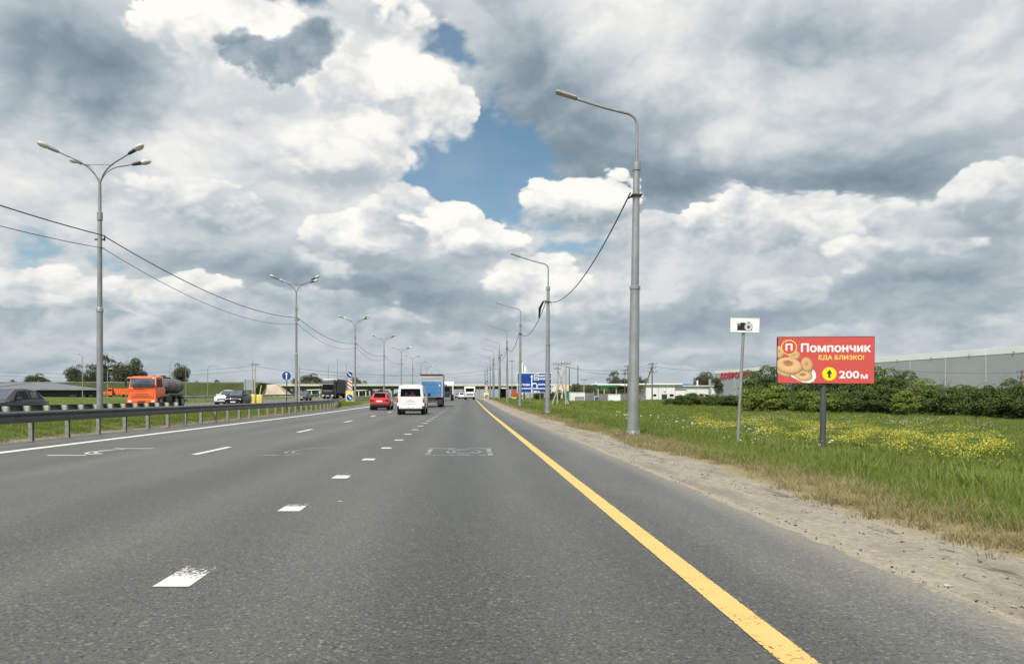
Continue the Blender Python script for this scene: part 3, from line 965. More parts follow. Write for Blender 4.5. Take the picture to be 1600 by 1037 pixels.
# ================================================================== lamp posts in the median: four curved arms
def median_lamp(label, loc, rz):
    t = thing('street_lamp', label, 'street lamp', loc, rz, 'four-armed street lamps along the median')
    m = MB(); m.cyl((0, 0, -.2), (0, 0, 4.55), .125, .115, 14); m.tube([(0, 0, 4.5), (0, 0, 4.62), (0, 0, 4.70)], [.135, .135, .10], 14)
    part('lower_tube', m, galv_dull, t)
    m = MB(); m.cyl((0, 0, 4.6), (0, 0, 8.35), .100, .085, 12)
    part('middle_tube', m, galv_dull, t)
    m = MB(); m.tube([(0, 0, 8.2), (0, 0, 8.23), (0, 0, 8.55), (0, 0, 8.58)], [.09, .112, .112, .08], 12); part('collar', m, galv, t)
    m = MB(); m.cyl((0, 0, 8.55), (0, 0, 9.85), .072, .055, 10); part('upper_tube', m, galv_dull, t)
    m = MB(); m.box(-.2, .2, -.03, .03, 7.42, 7.48).cyl((.19, 0, 7.40), (.19, 0, 7.62), .035, .03, 8).cyl((-.06, 0, 7.10), (.18, 0, 7.10), .02, None, 6)
    part('cable_bracket', m, dark_steel, t)
    for (ex, ey, ez) in ((1.40, -.62, 10.66), (-1.36, -.62, 10.68), (1.0, .62, 10.66), (-.98, .62, 10.68)):
        path = []
        for i in range(10):
            th = rad(64) * i / 9
            k = .56 * (1 - math.cos(th)) / (1 - math.cos(rad(64)))
            path.append((ex * k, ey * k, 9.55 + (ez - 9.68) * math.sin(th) / math.sin(rad(64))))
        path.append((ex * .80, ey * .80, path[-1][2] + .24 * abs(ex) * .40))
        d = Vector((ex, ey, .38 * abs(ex) + .05)).normalized(); p = Vector(path[-1])
        path.append(p + d * .30)
        m = MB(); m.tube(path, .030, 7)
        a = part('arm', m, galv_dull, t)
        e = p + d * .28
        m = MB(); m.tube([e, e + d * .05, e + d * .36, e + d * .40], [.04, .062, .08, .07], 10)
        h = part('lamp_housing', m, dark_steel if ex > 0 else galv, a)
        c = e + d * .58
        b = MB(); b.ball((0, 0, 0), (.24, .15, .115), 12, 8)
        q = d.to_track_quat('X', 'Z')
        b.v = [tuple(q @ Vector(v) + c) for v in b.v]
        part('lamp_bowl', b, lamp_glass, a)
    m = MB(); m.cyl((-.66, -.29, 10.40), (.66, -.29, 10.40), .010, None, 5); part('tie_wire', m, dark_steel, t)
    return t


lamp_glass = pbr('lamp_bowl_glass', (0.62, 0.60, 0.53), 0.10, 0.25, 0.12, 5, spec=0.9)
l0 = None
for i in range(9):
    y = 30 + 32 * i
    lab = f'{ORD[i]} of the four-armed grey street lamps standing in the grass median' if i < 2 else f'{ORD[i]} four-armed street lamp counted along the median towards the bridge'
    if i == 0: lab = 'nearest four-armed grey street lamp, beside the orange tanker in the median'
    x = -15.0 + (0.5 if i else 0) + .05 * i
    loc = (x, y, zr(x, y))
    l0s = (l0 := median_lamp(lab, loc, rad(4))) if i == 0 else copy_tree(l0, lab, loc, rad([0, 3, -3, 2, -2, 4, 0, 2, -4][i]))

# ================================================================== single-arm lamp posts on the right verge
def verge_lamp(label, loc, rz=0.0):
    t = thing('street_lamp', label, 'street lamp', loc, rz, 'single-arm street lamps along the right verge')
    m = MB(); m.tube([(0, 0, 0.18), (0, 0, 4.95)], [.185, .150], 20); part('lower_tube', m, galv, t)
    m = MB(); m.tube([(0, 0, 4.90), (0, 0, 4.92), (0, 0, 5.02), (0, 0, 5.04)], [.15, .172, .172, .13], 20); part('joint_ring', m, galv_dull, t)
    m = MB(); m.cyl((0, 0, 5.0), (0, 0, 8.95), .132, .108, 18); part('upper_tube', m, galv, t)
    m = MB(); m.tube([(0, 0, 8.82), (0, 0, 8.84), (0, 0, 9.10), (0, 0, 9.12)], [.11, .135, .135, .06], 16); part('cap', m, galv, t)
    path = [(0, 0, 9.0), (0, 0, 9.9), (.0, 0, 10.35)] + [(-.42 + .42 * math.cos(a), 0, 10.35 + .38 * math.sin(a)) for a in (.3, .6, .9, 1.2, 1.36)]
    path += [(-1.05, 0, 10.89), (-2.05, 0, 11.19)]
    m = MB(); m.tube(path, [.05, .046] + [.044] * (len(path) - 2), 9); a = part('arm', m, galv_dull, t)
    m = MB(); m.box(-.72, .02, -.13, .13, -.03, .05, .03)
    m.box(-.66, -.05, -.10, .10, .05, .085, .02)
    rot = Matrix.Rotation(rad(16.5), 3, 'Y'); m.v = [tuple(rot @ Vector(v) + Vector((-2.02, 0, 11.19))) for v in m.v]
    part('lamp_head', m, lamp_case, a)
    m = MB(); m.tube([(0, 0, 0.02), (0, 0, .20), (0, 0, .26)], [.21, .205, .185], 20)
    for k in range(8):
        an = k * math.pi / 4 + .2
        m.prism([(.18 * math.cos(an), .18 * math.sin(an), .16), (.26 * math.cos(an), .26 * math.sin(an), .16), (.18 * math.cos(an), .18 * math.sin(an), .40)], (-.012 * math.sin(an), .012 * math.cos(an), 0))
    part('foot', m, galv, t)
    m = MB(); m.cyl((0, 0, .08), (0, 0, .13), .38, None, 20); m.box(-.62, -.2, -.05, .05, .10, .14)
    for k in range(8):
        an = k * math.pi / 4; m.cyl((.31 * math.cos(an), .31 * math.sin(an), .0), (.31 * math.cos(an), .31 * math.sin(an), .2), .022, None, 6)
    part('base_flange', m, iron_brown, t)
    m = MB(); m.tube([(.15, 0, 7.95), (.24, 0, 7.93), (.27, 0, 7.86), (.24, 0, 7.80), (.20, 0, 7.84)], .012, 5); part('hook', m, dark_steel, t)
    m = MB(); m.box(-.17, .17, -.17, .17, 7.98, 8.04, .01).cyl((-.16, .02, 7.98), (-.24, .1, 7.95), .03, None, 6); part('cable_clamp', m, dark_steel, t)
    return t


lamp_case = pbr('pale_lamp_case', (0.40, 0.385, 0.35), 0.5, 0.2, 0.1, 3, dirt=0.2)
v0 = None
vl = []
for i in range(9):
    y = 24.3 + 28 * i
    x = (988 - CX) * 24.3 / F + .01 + (.10 if i == 1 else 0.0) + .12 * min(i, 3) if i else (989 - CX) * 24.3 / F
    lab = ('nearest tall grey single-arm street lamp, beside the camera sign' if i == 0 else
           'second single-arm street lamp, in front of the blue direction sign' if i == 1 else
           f'{ORD[i]} single-arm street lamp counted along the right verge')
    z = zr(x, y) - (0.0 if i else .06)
    if i == 0:
        v0 = verge_lamp(lab, (x, y, z)); o = v0; o.rotation_euler = (0, rad(0.75), 0)
    else:
        o = copy_tree(v0, lab, (x, y, z), rad([0, 2, -3, 4, -2, 3, 0, -4, 2][i]))
        o.rotation_euler = (0, rad([0, .3, .4, -.3, .2, 0, .3, 0, 0][i]), o.rotation_euler[2])
    vl.append(Vector((x, y, z)))


# ================================================================== cables
def sag_points(a, b, sag, n=24):
    a, b = Vector(a), Vector(b)
    return [a.lerp(b, i / n) - Vector((0, 0, sag * 4 * (i / n) * (1 - i / n))) for i in range(n + 1)]


def cable(name, label, spans, r, mat=None):
    mb = MB()
    for a, b, sag in spans: mb.tube(sag_points(a, b, sag), r, 5)
    o = part(name, mb, mat or cable_m, sm=60); tag(o, label, 'cable'); return o


mx = lambda i: -15.0 + (0.5 if i else 0) + .05 * i
cable('overhead_cable', 'upper black cable slung between the four-armed median lamps',
      [((mx(max(i, 0)) + (.12 if i >= 0 else 0.2), 30 + 32 * i, zr(-15, 30 + 32 * i) + 7.62), (mx(i + 1) + .12, 62 + 32 * i, zr(-15, 62 + 32 * i) + 7.62), .75) for i in range(-1, 7)], .022)
cable('overhead_cable', 'lower thinner cable slung between the four-armed median lamps',
      [((mx(max(i, 0)) + (.12 if i >= 0 else 0.2), 30 + 32 * i, zr(-15, 30 + 32 * i) + 7.10), (mx(i + 1) + .12, 62 + 32 * i, zr(-15, 62 + 32 * i) + 7.10), .95) for i in range(-1, 7)], .013)
cable('overhead_cable', 'black cable hanging in loops between the right verge lamps',
      [(vl[i] + Vector((-.05, .15, 8.15)), vl[i + 1] + Vector((.03, -.14, 8.0)), 1.1) for i in range(0, 6)], .024)
mb = MB()
a = vl[1] + Vector((-.2, .1, 8.12))
mb.tube([a + Vector((.2, 0, 0)), a + Vector((-.08, .05, -.05)), a + Vector((-.3, .3, -.5)), a + Vector((-.34, .5, -1.2))], [.04, .07, .10, .05], 6)
tag(part('cable_joint', mb, black), 'black wrapped joint hanging from the cable beside the second verge lamp', 'cable joint')

# ================================================================== camera sign
t = thing('camera_sign', 'white rectangular sign with a black camera symbol on a leaning pole', 'road sign', (0, 0, 0))
Y = 20.6
foot = at(1151, Y); foot.z = zr(foot.x, Y) - .25
top = at(1162.5, Y, 500)
t.location = foot
m = MB(); m.cyl((0, 0, -.2), top - foot, .043, .040, 12); part('post', m, galv_dull, t)
c = at(1162.3, Y, 508.5) - foot
sg = thing('sign_plate', None, None); sg.parent = t
pw, ph = .41, .213
m = MB(); m.box(-pw, pw, -.012, .012, -ph, ph, .01); bo = part('plate', m, galv_dull, None)
bo.parent = t; bo.location = c + Vector((0, -.06, 0)); bo.rotation_euler = (0, rad(1.6), rad(-4))
bpy.data.objects.remove(sg)
bo.name = 'sign_plate'
m = MB(); m.box(-pw + .008, pw - .008, -.016, -.0125, -ph + .008, ph - .008); part('face', m, white_film, bo, sm=0)
m = MB()
for (x0, x1, z0, z1) in ((-pw + .02, pw - .02, ph - .022, ph - .016), (-pw + .02, pw - .02, -ph + .016, -ph + .022), (-pw + .016, -pw + .022, -ph + .02, ph - .02), (pw - .022, pw - .016, -ph + .02, ph - .02)):
    plate(m, x0, x1, -.0175, z0, z1)
part('border', m, grey_film, bo, sm=0)
m = MB(); plate(m, -.205, .03, -.018, -.145, .05); plate(m, -.12, .0, -.0182, .05, .075); plate(m, .03, .20, -.0181, -.145, -.10)
part('camera_symbol', m, black_film, bo, sm=0)
m = MB(); disc(m, .10, -.0186, -.045, .115); plate(m, -.18, -.13, -.0186, -.01, .03); plate(m, .06, .14, -.0184, .06, .105); part('lens_symbol', m, grey_film, bo, sm=0)
m = MB(); flat = MB(); disc(m, .10, -.0190, -.045, .085); part('lens_ring', m, white_film, bo, sm=0)
m = MB(); disc(m, .10, -.0194, -.045, .065); part('lens_middle', m, grey_film, bo, sm=0)
m = MB(); disc(m, .10, -.0198, -.045, .030); part('lens_pupil', m, black_film, bo, sm=0)

# ================================================================== billboard
Y = 31.7
bx = at(1289.5, Y).x
gb = zr(bx, Y)
t = thing('billboard', 'red billboard advertising doughnuts on a single dark grey post', 'billboard', (bx, Y, gb))
cz = H0 + (CY - 562.5) * Y / F - gb
BW, BH = 142.5 * Y / F, 73.5 * Y / F
m = MB(); m.cyl((-.04, .12, -.3), (-.04, .12, cz - BH / 2 + .02), .125, .122, 16); part('post', m, post_grey, t)
m = MB(); m.box(-.35, .3, -.0, .24, cz - BH / 2 - .10, cz - BH / 2 + .0, .01); part('bracket', m, board_frame, t)
bb = part('panel', MB().box(-BW / 2, BW / 2, -.05, .12, -BH / 2, BH / 2, .008), board_frame, t, (0, 0, cz)); bb.rotation_euler = (0, rad(.45), rad(-9))
part('poster', MB().box(-BW / 2 + .018, BW / 2 - .018, -.056, -.0505, -BH / 2 + .022, BH / 2 - .03), poster_red, bb, sm=0)


def bp(px, py):
    """billboard face coordinates of a point of the enlarged view (1600 x 950 of the region 1210..1370 x 515..610)"""
    X = 1210 + px / 10; Yp = 515 + py / 10
    return ((X - 1289.5) * Y / F, (562.5 - Yp) * Y / F)


def bword(name, body, mat, cx, cy, w, h, bold=0.0, shear=0.0):
    x, z = bp(cx, cy); return word(name, body, mat, bb, x, -.060, z, w / 10 * Y / F, h / 10 * Y / F, bold, shear)


bword('lettering', 'Помпончик', white_film, 940, 283, 1010, 128, .022)
bword('lettering', 'ЕДА БЛИЗКО!', poster_yel, 1022, 440, 655, 80, .014)
bword('lettering', '200', white_film, 1138, 700, 285, 108, .022)
bword('lettering', 'м', white_film, 1358, 728, 92, 66, .022)
bword('lettering', 'П', white_film, 251, 272, 92, 100, .028)
# scalloped badge
x, z = bp(251, 275)


def scallop(r, amp, yy, n=120, lob=12):
    return [(x + (r + amp * abs(math.sin(lob / 2 * 2 * math.pi * i / n))) * math.cos(2 * math.pi * i / n), yy, z + (r + amp * abs(math.sin(lob / 2 * 2 * math.pi * i / n))) * math.sin(2 * math.pi * i / n)) for i in range(n)]


u = Y / F / 10
m = MB(); m.add(scallop(112 * u, 9 * u, -.0585), [tuple(range(120))]); part('badge_border', m, poster_yel, bb, sm=0)
m = MB(); m.add(scallop(99 * u, 9 * u, -.0592), [tuple(range(120))]); part('badge', m, poster_red, bb, sm=0)
# arrow disc
x, z = bp(850, 688)
m = MB(); disc(m, x, -.0585, z, 104 * u); part('arrow_disc', m, poster_bright, bb, sm=0)
m = MB(); m.add([(x + a * u, -.0600, z + b * u) for a, b in ((-17, -62), (17, -62), (17, 0), (44, 0), (0, 66), (-44, 0), (-17, 0))], [tuple(range(7))]); part('arrow', m, poster_dkgreen, bb, sm=0)


# printed doughnuts on a white plate: flat print, coloured ring by ring
def print_material():
    m, b, out = newmat('doughnut_print')
    a = NT.nodes.new('ShaderNodeVertexColor'); a.layer_name = 'print'
    n = NOISE(opos(), 22, 4, 0.6)
    put(b.inputs['Base Color'], MIX(0.10, E(a.outputs[0]), MIX(n, (0.50, 0.27, 0.12, 1), (0.95, 0.78, 0.52, 1))))
    b.inputs['Roughness'].default_value = 0.5
    return m


print_m = print_material()


def clip_left(v, xmin):
    return [(max(p[0], xmin), p[1], p[2]) for p in v]


def doughnut(cx, cy, rx, ry, rot, hole, yy, hx=0.0, hy=0.0):
    n = 40; rings = 9; V = []; Cc = []; Fq = []
    x0, z0 = bp(cx, cy)
    for j in range(rings + 1):
        s = j / rings
        for i in range(n):
            an = 2 * math.pi * i / n
            h = hole * (1 - s)
            k = hole + (1 - hole) * s
            ex, ez = rx * u * k * math.cos(an) + hx * u * (1 - s), ry * u * k * math.sin(an) + hy * u * (1 - s)
            c_, s_ = math.cos(rot), math.sin(rot)
            V.append((x0 + ex * c_ - ez * s_, yy, z0 + ex * s_ + ez * c_))
            slope = (s - .5) * 2
            lit = .86 + .30 * (-math.cos(an) * .45 + math.sin(an) * .9) * slope - .70 * abs(slope) ** 4
            base = np.array([.84, .52, .24]) if hole > 0 else np.array([.74, .42, .19])
            q = np.clip(base * max(.25, lit), 0, 1)
            Cc.append((*q, 1))
    for j in range(rings):
        for i in range(n):
            a, b = j * n + i, j * n + (i + 1) % n; Fq.append((a, b, b + n, a + n))
    xmin = bp(80, 0)[0]
    me = bpy.data.meshes.new('doughnut_print'); me.from_pydata(clip_left(V, xmin), [], Fq)
    at_ = me.color_attributes.new('print', 'FLOAT_COLOR', 'POINT')
    at_.data.foreach_set('color', np.array(Cc, np.float32).ravel())
    me.materials.append(print_m)
    link('doughnut_print', me, None, bb)
    if hole > 0.05:
        mm = MB(); xh, zh = x0 + hx * u, z0 + hy * u
        mm.add(clip_left([(xh + rx * hole * u * math.cos(2 * math.pi * i / 24), yy - .0003, zh + ry * hole * u * math.sin(2 * math.pi * i / 24)) for i in range(24)], xmin), [tuple(range(24))])
        part('doughnut_hole', mm, hole_m, bb, sm=0)


hole_m = pbr('doughnut_hole_print', (0.42, 0.20, 0.08), 0.6, 0, 0.3, 20)
m = MB()
pts = [(82, 600), (150, 655), (260, 715), (380, 785), (470, 825), (560, 832), (620, 805), (655, 745), (650, 680), (620, 620), (590, 660), (600, 720), (580, 775), (520, 800), (420, 770), (300, 710), (180, 650), (82, 585)]
V = [(bp(a, b)[0], -.0568, bp(a, b)[1]) for a, b in pts]
n = len(pts) // 2
m.add(V, [(i, i + 1, len(V) - 2 - i, len(V) - 1 - i) for i in range(n - 1)]); part('plate_print', m, white_film, bb, sm=0)
m = MB(); q = [(82, 590), (200, 655), (320, 715), (480, 790), (585, 770), (620, 640), (560, 600), (300, 560), (82, 560)]
m.add([(bp(a, b)[0], -.0566, bp(a, b)[1]) for a, b in q], [tuple(range(len(q)))]); part('plate_shade', m, pbr('plate_shade_print', (0.45, 0.30, 0.20), 0.6), bb, sm=0)
doughnut(520, 545, 92, 120, .25, 0, -.0570)
doughnut(330, 400, 95, 75, .1, 0, -.0571)
doughnut(110, 350, 70, 100, 0, 0, -.0572)
doughnut(170, 665, 130, 62, -.45, 0, -.0574)
doughnut(475, 725, 128, 78, -.08, .26, -.0576, -20, 22)
doughnut(255, 565, 205, 130, -.22, .27, -.0580, -20, 35)

# ================================================================== blue direction sign
Y = 96.0
cx_ = at(835, Y).x
t = thing('direction_sign', 'large blue direction sign with white arrows and place names', 'direction sign', (cx_, Y, zr(cx_, Y)))
zc = H0 + (CY - 598) * Y / F - t.location.z
SW, SH = 54.5 * Y / F, 31 * Y / F
s = part('sign_panel', MB().box(-SW / 2, SW / 2, -.03, .03, -SH / 2, SH / 2, .01), white_film, t, (0, 0, zc))
part('blue_face', MB().box(-SW / 2 + .07, SW / 2 - .07, -.036, -.0305, -SH / 2 + .07, SH / 2 - .07), blue_sign, s, sm=0)


def sp(px, py):
    """panel coordinates from the enlarged view (region 800..870 x 575..640 shown at 1117 x 1037)"""
    return ((800 + px / 15.957 - 835) * Y / F, (598 - (575 + py / 15.957)) * Y / F)


m = MB()


def srect(x0, y0, x1, y1): a = sp(x0, y0); b = sp(x1, y1); plate(m, a[0], b[0], -.040, b[1], a[1])


srect(480, 200, 508, 608); srect(190, 494, 920, 518)
for pts in (((455, 222), (533, 222), (494, 160)), ((910, 470), (910, 540), (978, 505)), ((200, 470), (200, 540), (150, 505))):
    m.add([(sp(*p)[0], -.041, sp(*p)[1]) for p in pts], [(0, 1, 2)])
px_, pz_ = sp(560, 440)
for i in range(12):
    a0 = math.pi * (.95 - .95 * i / 12); a1 = math.pi * (.95 - .95 * (i + 1) / 12)
    r0, r1 = 78 / 15.957 * Y / F, 50 / 15.957 * Y / F
    m.quad(*[(px_ + r * math.cos(a), -.0405, pz_ + r * math.sin(a)) for r, a in ((r0, a0), (r0, a1), (r1, a1), (r1, a0))])
srect(609, 436, 638, 495)
part('arrow_diagram', m, white_film, s, sm=0)
k = Y / F / 15.957
for body, px, py, w, h in (('МОСКВА', 825, 190, 270, 40), ('MOSCOW', 825, 266, 285, 40), ('В. ТТОВО', 300, 415, 300, 42), ('СОФЬИНО', 812, 405, 320, 42), ('800 м', 612, 580, 145, 34)):
    x, z = sp(px, py); word('lettering', body, white_film, s, x, -.042, z, w * k, h * k, .05)
for body, py in (('М5', 185), ('Е30', 268)):
    x, z = sp(606, py); part('route_badge', MB().box(x - 62 * k, x + 62 * k, -.0415, -.037, z - 34 * k, z + 34 * k), white_film, s, sm=0)
    word('lettering', body, green_film, s, x, -.044, z, 74 * k, 40 * k, .04)
for px in (817.5, 828.5, 844, 854):
    x = at(px, Y).x - cx_; part('leg', MB().cyl((x, .1, -.3), (x, .1, zc + SH / 2 - .1), .055, None, 8), galv, t)

# ================================================================== round blue signs and the striped gore markers
def round_face(parent, r, mat_rim, mat_face, arrow, loc, aw=1.0):
    o = part('round_sign', MB().cyl((0, -.015, 0), (0, .015, 0), r, None, 28), mat_rim, parent, loc)
    m = MB(); disc(m, 0, -.0175, 0, r * .93); part('face', m, mat_face, o, sm=0)
    m = MB(); m.add([(a * r * aw, -.0205, b * r) for a, b in arrow], [tuple(range(len(arrow)))]); part('arrow', m, white_film, o, sm=0)
    return o


UP = ((-.11, -.72), (.11, -.72), (.11, .25), (.30, .25), (0, .75), (-.30, .25), (-.11, .25))
q = Matrix.Rotation(rad(-133), 2)
DR = tuple(tuple(q @ Vector(p)) for p in UP)
x = at(448, 57).x
t = thing('road_sign', 'round blue sign with a white upward arrow standing in the median', 'road sign', (x, 57, zr(x, 57)))
part('post', MB().cyl((0, 0, -.2), (0, 0, 2.6), .04, None, 10), dark_steel, t)
round_face(t, .375, white_film, blue_deep, UP, (0, -.06, H0 + (618 - 587) * 57 / F - t.location.z))


def gore(label, px, Y, flip=False, sc=1.0):
    x = at(px, Y).x; z0 = zr(x, Y)
    t = thing('gore_marker', label, 'road sign', (x, Y, z0))
    part('post', MB().cyl((.35, .06, -.2), (.35, .06, 4.0), .045, None, 8).cyl((-.35, .06, -.2), (-.35, .06, 4.0), .035, None, 8), galv, t)
    round_face(t, .45, white_film, blue_deep, DR, (0, -.05, 3.70))
    h = part('hazard_plate', MB().box(-.27, .27, -.02, .02, 1.62, 3.12), white_film, t)
    m = MB(); st = -1 if not flip else 1
    for i in range(-1, 4):
        zz = 1.50 + i * .50
        pts = [(-.26, zz + .26), (-.26, zz + .50), (.26, zz + .06), (.26, zz - .18)]
        pts = [(p[0], min(max(p[1], 1.63), 3.11)) for p in pts]
        if max(p[1] for p in pts) - min(p[1] for p in pts) > .05: m.quad(*[(p[0], -.023, p[1]) for p in pts])
    part('red_stripe', m, red_film, h, sm=0)
    part('yellow_block', MB().box(-.55, .5, -.06, .35, -.1, 1.52, .05), yellow_pl, t)
    round_face(t, .46, white_film, blue_sign, DR, (0, -.085, .62))
    return t


gore('striped gore marker with two round blue signs on a yellow block in the median', 546.5, 99.5)
gore('distant yellow gore marker with round sign beside the yellow shoulder line', 760, 158)

# yellow blocks and the leaning yellow bar
for px, lab in ((395.3, 'left one of two yellow plastic road blocks behind the guardrail'), (406, 'right one of two yellow plastic road blocks behind the guardrail')):
    x = at(px, 85).x
    t = thing('road_block', lab, 'road block', (x, 85, zr(x, 85)), 0, 'yellow road blocks in the median')
    part('body', MB().box(-.31, .31, -.35, .35, -.05, 1.17, .06), yellow_pl, t)
    part('lid', MB().box(-.27, .27, -.3, .3, 1.165, 1.20, .01), yellow_pl, t)
x = at(403, 86.5).x
t = thing('barrier_arm', 'leaning pale yellow bar rising behind the yellow road blocks', 'barrier', (x, 86.5, zr(x, 86.5)))
m = MB(); m.box(-.045, .045, -.03, .03, 0, 2.3, .01); rot = Matrix.Rotation(rad(10), 3, 'Y'); m.v = [tuple(rot @ Vector(v)) for v in m.v]
part('bar', m, yellow_pl, t)
part('foot', MB().box(-.15, .15, -.12, .12, -.1, .12, .02), yellow_pl, t)

# ================================================================== vehicles (front towards +y in their own frame)
def wheel(parent, x, y, r, w=.2, rim=.62):
    sgn = 1 if x > 0 else -1
    m = MB(); m.tube([(x - sgn * w, y, r), (x - sgn * (w - .03), y, r), (x - sgn * .03, y, r), (x, y, r)], [r * .9, r, r, r * .9], 18)
    wv = thing('wheel', None, None); wv.parent = parent
    part('tyre', m, rubber, wv)
    m = MB(); m.tube([(x - sgn * .02, y, r), (x + sgn * .008, y, r), (x + sgn * .012, y, r)], [r * rim, r * rim, r * rim * .35], 14)
    part('rim', m, rim_m, wv)
    return wv


def body_loft(st):
    """st: stations (y, half width, z0, belt height, roof half width, roof height)"""
    rings = []
    for y, w, z0, zb, wr, zt in st:
        h = [(w * .82, z0), (w * .97, z0 + .10), (w, z0 + .28 if zb - z0 > .45 else (z0 + zb) / 2), (w * .995, zb - .10 if zb - z0 > .4 else zb - .04), (w * .955, zb), (wr, max(zt - .07, zb + .005)), (wr * .90, zt - .012), (wr * .55, zt)]
        rings.append([Vector((x, y, z)) for x, z in h] + [Vector((-x, y, z)) for x, z in reversed(h)])
    return rings


def pane(name, parent, pts, mat, off=.012, shrink=.92):
    P = [Vector(p) for p in pts]; c = sum(P, Vector()) / len(P)
    nrm = (P[1] - P[0]).cross(P[2] - P[0])
    if len(P) > 3: nrm += (P[2] - P[0]).cross(P[3] - P[0])
    nrm.normalize()
    if nrm.dot(c - Vector((0, 0, .8))) < 0: nrm = -nrm
    P = [c + (p - c) * shrink + nrm * off for p in P]
    Q = [p - nrm * .03 for p in P]
    m = MB(); n = len(P); m.add(P + Q, [tuple(range(n)), tuple(range(n, 2 * n))[::-1]] + [(i, (i + 1) % n, (i + 1) % n + n, i + n) for i in range(n)])
    return part(name, m, mat, parent, sm=0)


def car(name, label, cat, loc, rz, st, paint, cowl, roof0, roof1, tail, wb, wr_=.33, glassm=None, group=None, W=None, lights=True, lower=None, pillars=()):
    """cowl / roof0 / roof1 / tail: station numbers of windscreen base, roof front, roof rear, rear window base"""
    t = thing(name, label, cat, loc, rz, group)
    R = body_loft(st)
    b = part('body', MB().loft(R), paint, t, sm=42)
    gl = glassm or glass
    L0, L1 = st[0][0], st[-1][0]
    wmax = max(s[1] for s in st)
    # windscreen and rear window
    def rr(i, k): return R[i][k]
    a, c = R[cowl], R[roof0]
    pane('windshield', t, (a[6], c[6], c[9], a[9]), glass_sky, .02, .95)
    a, c = R[tail], R[roof1]
    pane('rear_window', t, (a[9], c[9], c[6], a[6]), gl, .02, .90)
    for i in range(cowl, tail):
        for q in (0, 1):
            k4, k5 = (4, 5) if q == 0 else (11, 10)
            p = (R[i][k4], R[i + 1][k4], R[i + 1][k5], R[i][k5])
            if i == cowl: p = (R[i][k4].lerp(R[i + 1][k4], .35), R[i + 1][k4], R[i + 1][k5])
            if i == tail - 1: p = (R[i][k4], R[i][k4].lerp(R[i + 1][k4], .62), R[i][k5])
            pane('side_window', t, p, gl, .012, .86)
    # wheels with dark arches
    for y in wb:
        for s in (1, -1):
            m = MB(); m.cyl((s * (wmax - .30), y, wr_ + .03), (s * (wmax + .004), y, wr_ + .03), wr_ + .075, None, 20)
            part('wheel_arch', m, black, t)
            wheel(t, s * (wmax + .012), y, wr_)
    # front
    f = st[1]; w = f[1]
    for s in (1, -1):
        m = MB(); m.box(s * w * .50, s * w * .93, L0 - .16, L0 - .015, f[3] - .26, f[3] - .10, .03); part('headlight', m, lamp_white, t)
        m = MB(); m.box(s * w * .60, s * w * .80, L0 - .1, L0 + .0, f[2] + .12, f[2] + .22, .03); part('fog_lamp', m, lamp_white, t)
        m = MB(); m.box(s * (wmax + .02), s * (wmax + .22), st[cowl][0] - .52, st[cowl][0] - .36, st[cowl][3] + .02, st[cowl][3] + .17, .03); part('mirror', m, paint if lower is None else lower, t)
        m = MB(); e = st[-2]; m.box(s * e[1] * .62, s * e[1] * 1.0, L1 + .015 - .03, L1 + .20, e[3] - .20, e[3] - .02, .03); part('tail_light', m, lamp_red, t)
    m = MB(); m.box(-w * .55, w * .55, L0 - .12, L0 + .008, f[2] + .22, f[3] - .16, .02); part('grille', m, black, t)
    m = MB(); m.box(-.26, .26, L0, L0 + .022, f[2] + .16, f[2] + .27); part('number_plate', m, white_film, t)
    m = MB(); m.box(-wmax * .86, wmax * .86, L1 - .04, L1 + .3, st[-1][2] - .06, st[-1][2] + .17, .04); part('rear_bumper', m, black, t)
    m = MB(); m.box(-wmax * .86, wmax * .86, L0 - .25, L0 + .02, f[2] - .06, f[2] + .10, .03); part('front_bumper', m, black if lower is None else lower, t)
    m = MB(); m.box(-.27, .27, st[-2][0] - .035, st[-2][0] + .1, st[-2][3] - .24, st[-2][3] - .12); part('number_plate', m, white_film, t)
    m = MB(); m.box(-wmax * .8, wmax * .8, L1 + .3, L0 - .3, .17, .34); part('underbody', m, black, t)
    return t


SUV = [(2.18, .70, .36, .70, .52, .72), (2.06, .85, .26, .84, .70, .88), (1.25, .91, .24, .97, .78, 1.02), (.95, .91, .24, 1.00, .74, 1.06), (.12, .91, .24, 1.02, .64, 1.56),
       (-.62, .91, .24, 1.03, .64, 1.62), (-1.52, .91, .25, 1.05, .60, 1.56), (-2.02, .88, .30, 1.04, .66, 1.10), (-2.15, .86, .34, .98, .70, .99), (-2.20, .80, .38, .60, .66, .62)]
MPV = [(2.15, .70, .34, .72, .52, .74), (2.02, .86, .24, .88, .70, .92), (1.45, .92, .22, 1.03, .78, 1.08), (1.25, .92, .22, 1.06, .76, 1.12), (.45, .92, .22, 1.06, .68, 1.64),
       (-.45, .92, .22, 1.07, .68, 1.70), (-1.85, .92, .24, 1.08, .66, 1.64), (-2.08, .90, .28, 1.06, .70, 1.10), (-2.16, .86, .34, .98, .72, 1.0), (-2.20, .80, .36, .60, .66, .62)]
SEDAN = [(2.25, .70, .32, .62, .52, .64), (2.12, .84, .22, .76, .70, .80), (1.25, .89, .20, .90, .78, .94), (.95, .89, .20, .93, .72, .98), (.15, .89, .20, .94, .60, 1.40),
         (-.55, .89, .20, .95, .60, 1.44), (-1.15, .89, .20, .96, .58, 1.36), (-1.70, .87, .22, .97, .68, 1.02), (-2.15, .84, .28, .92, .70, .98), (-2.25, .78, .34, .60, .66, .64)]

# red crossover ahead in the left lane
X_, Y_ = at(592.5, 67).x, 67
car('red_crossover', 'red crossover seen from behind in the left lane', 'car', (X_, Y_ + 2.2, float(rise(Y_ + 2))), 0, SUV, red_car, 3, 4, 6, 7, (1.32, -1.33))
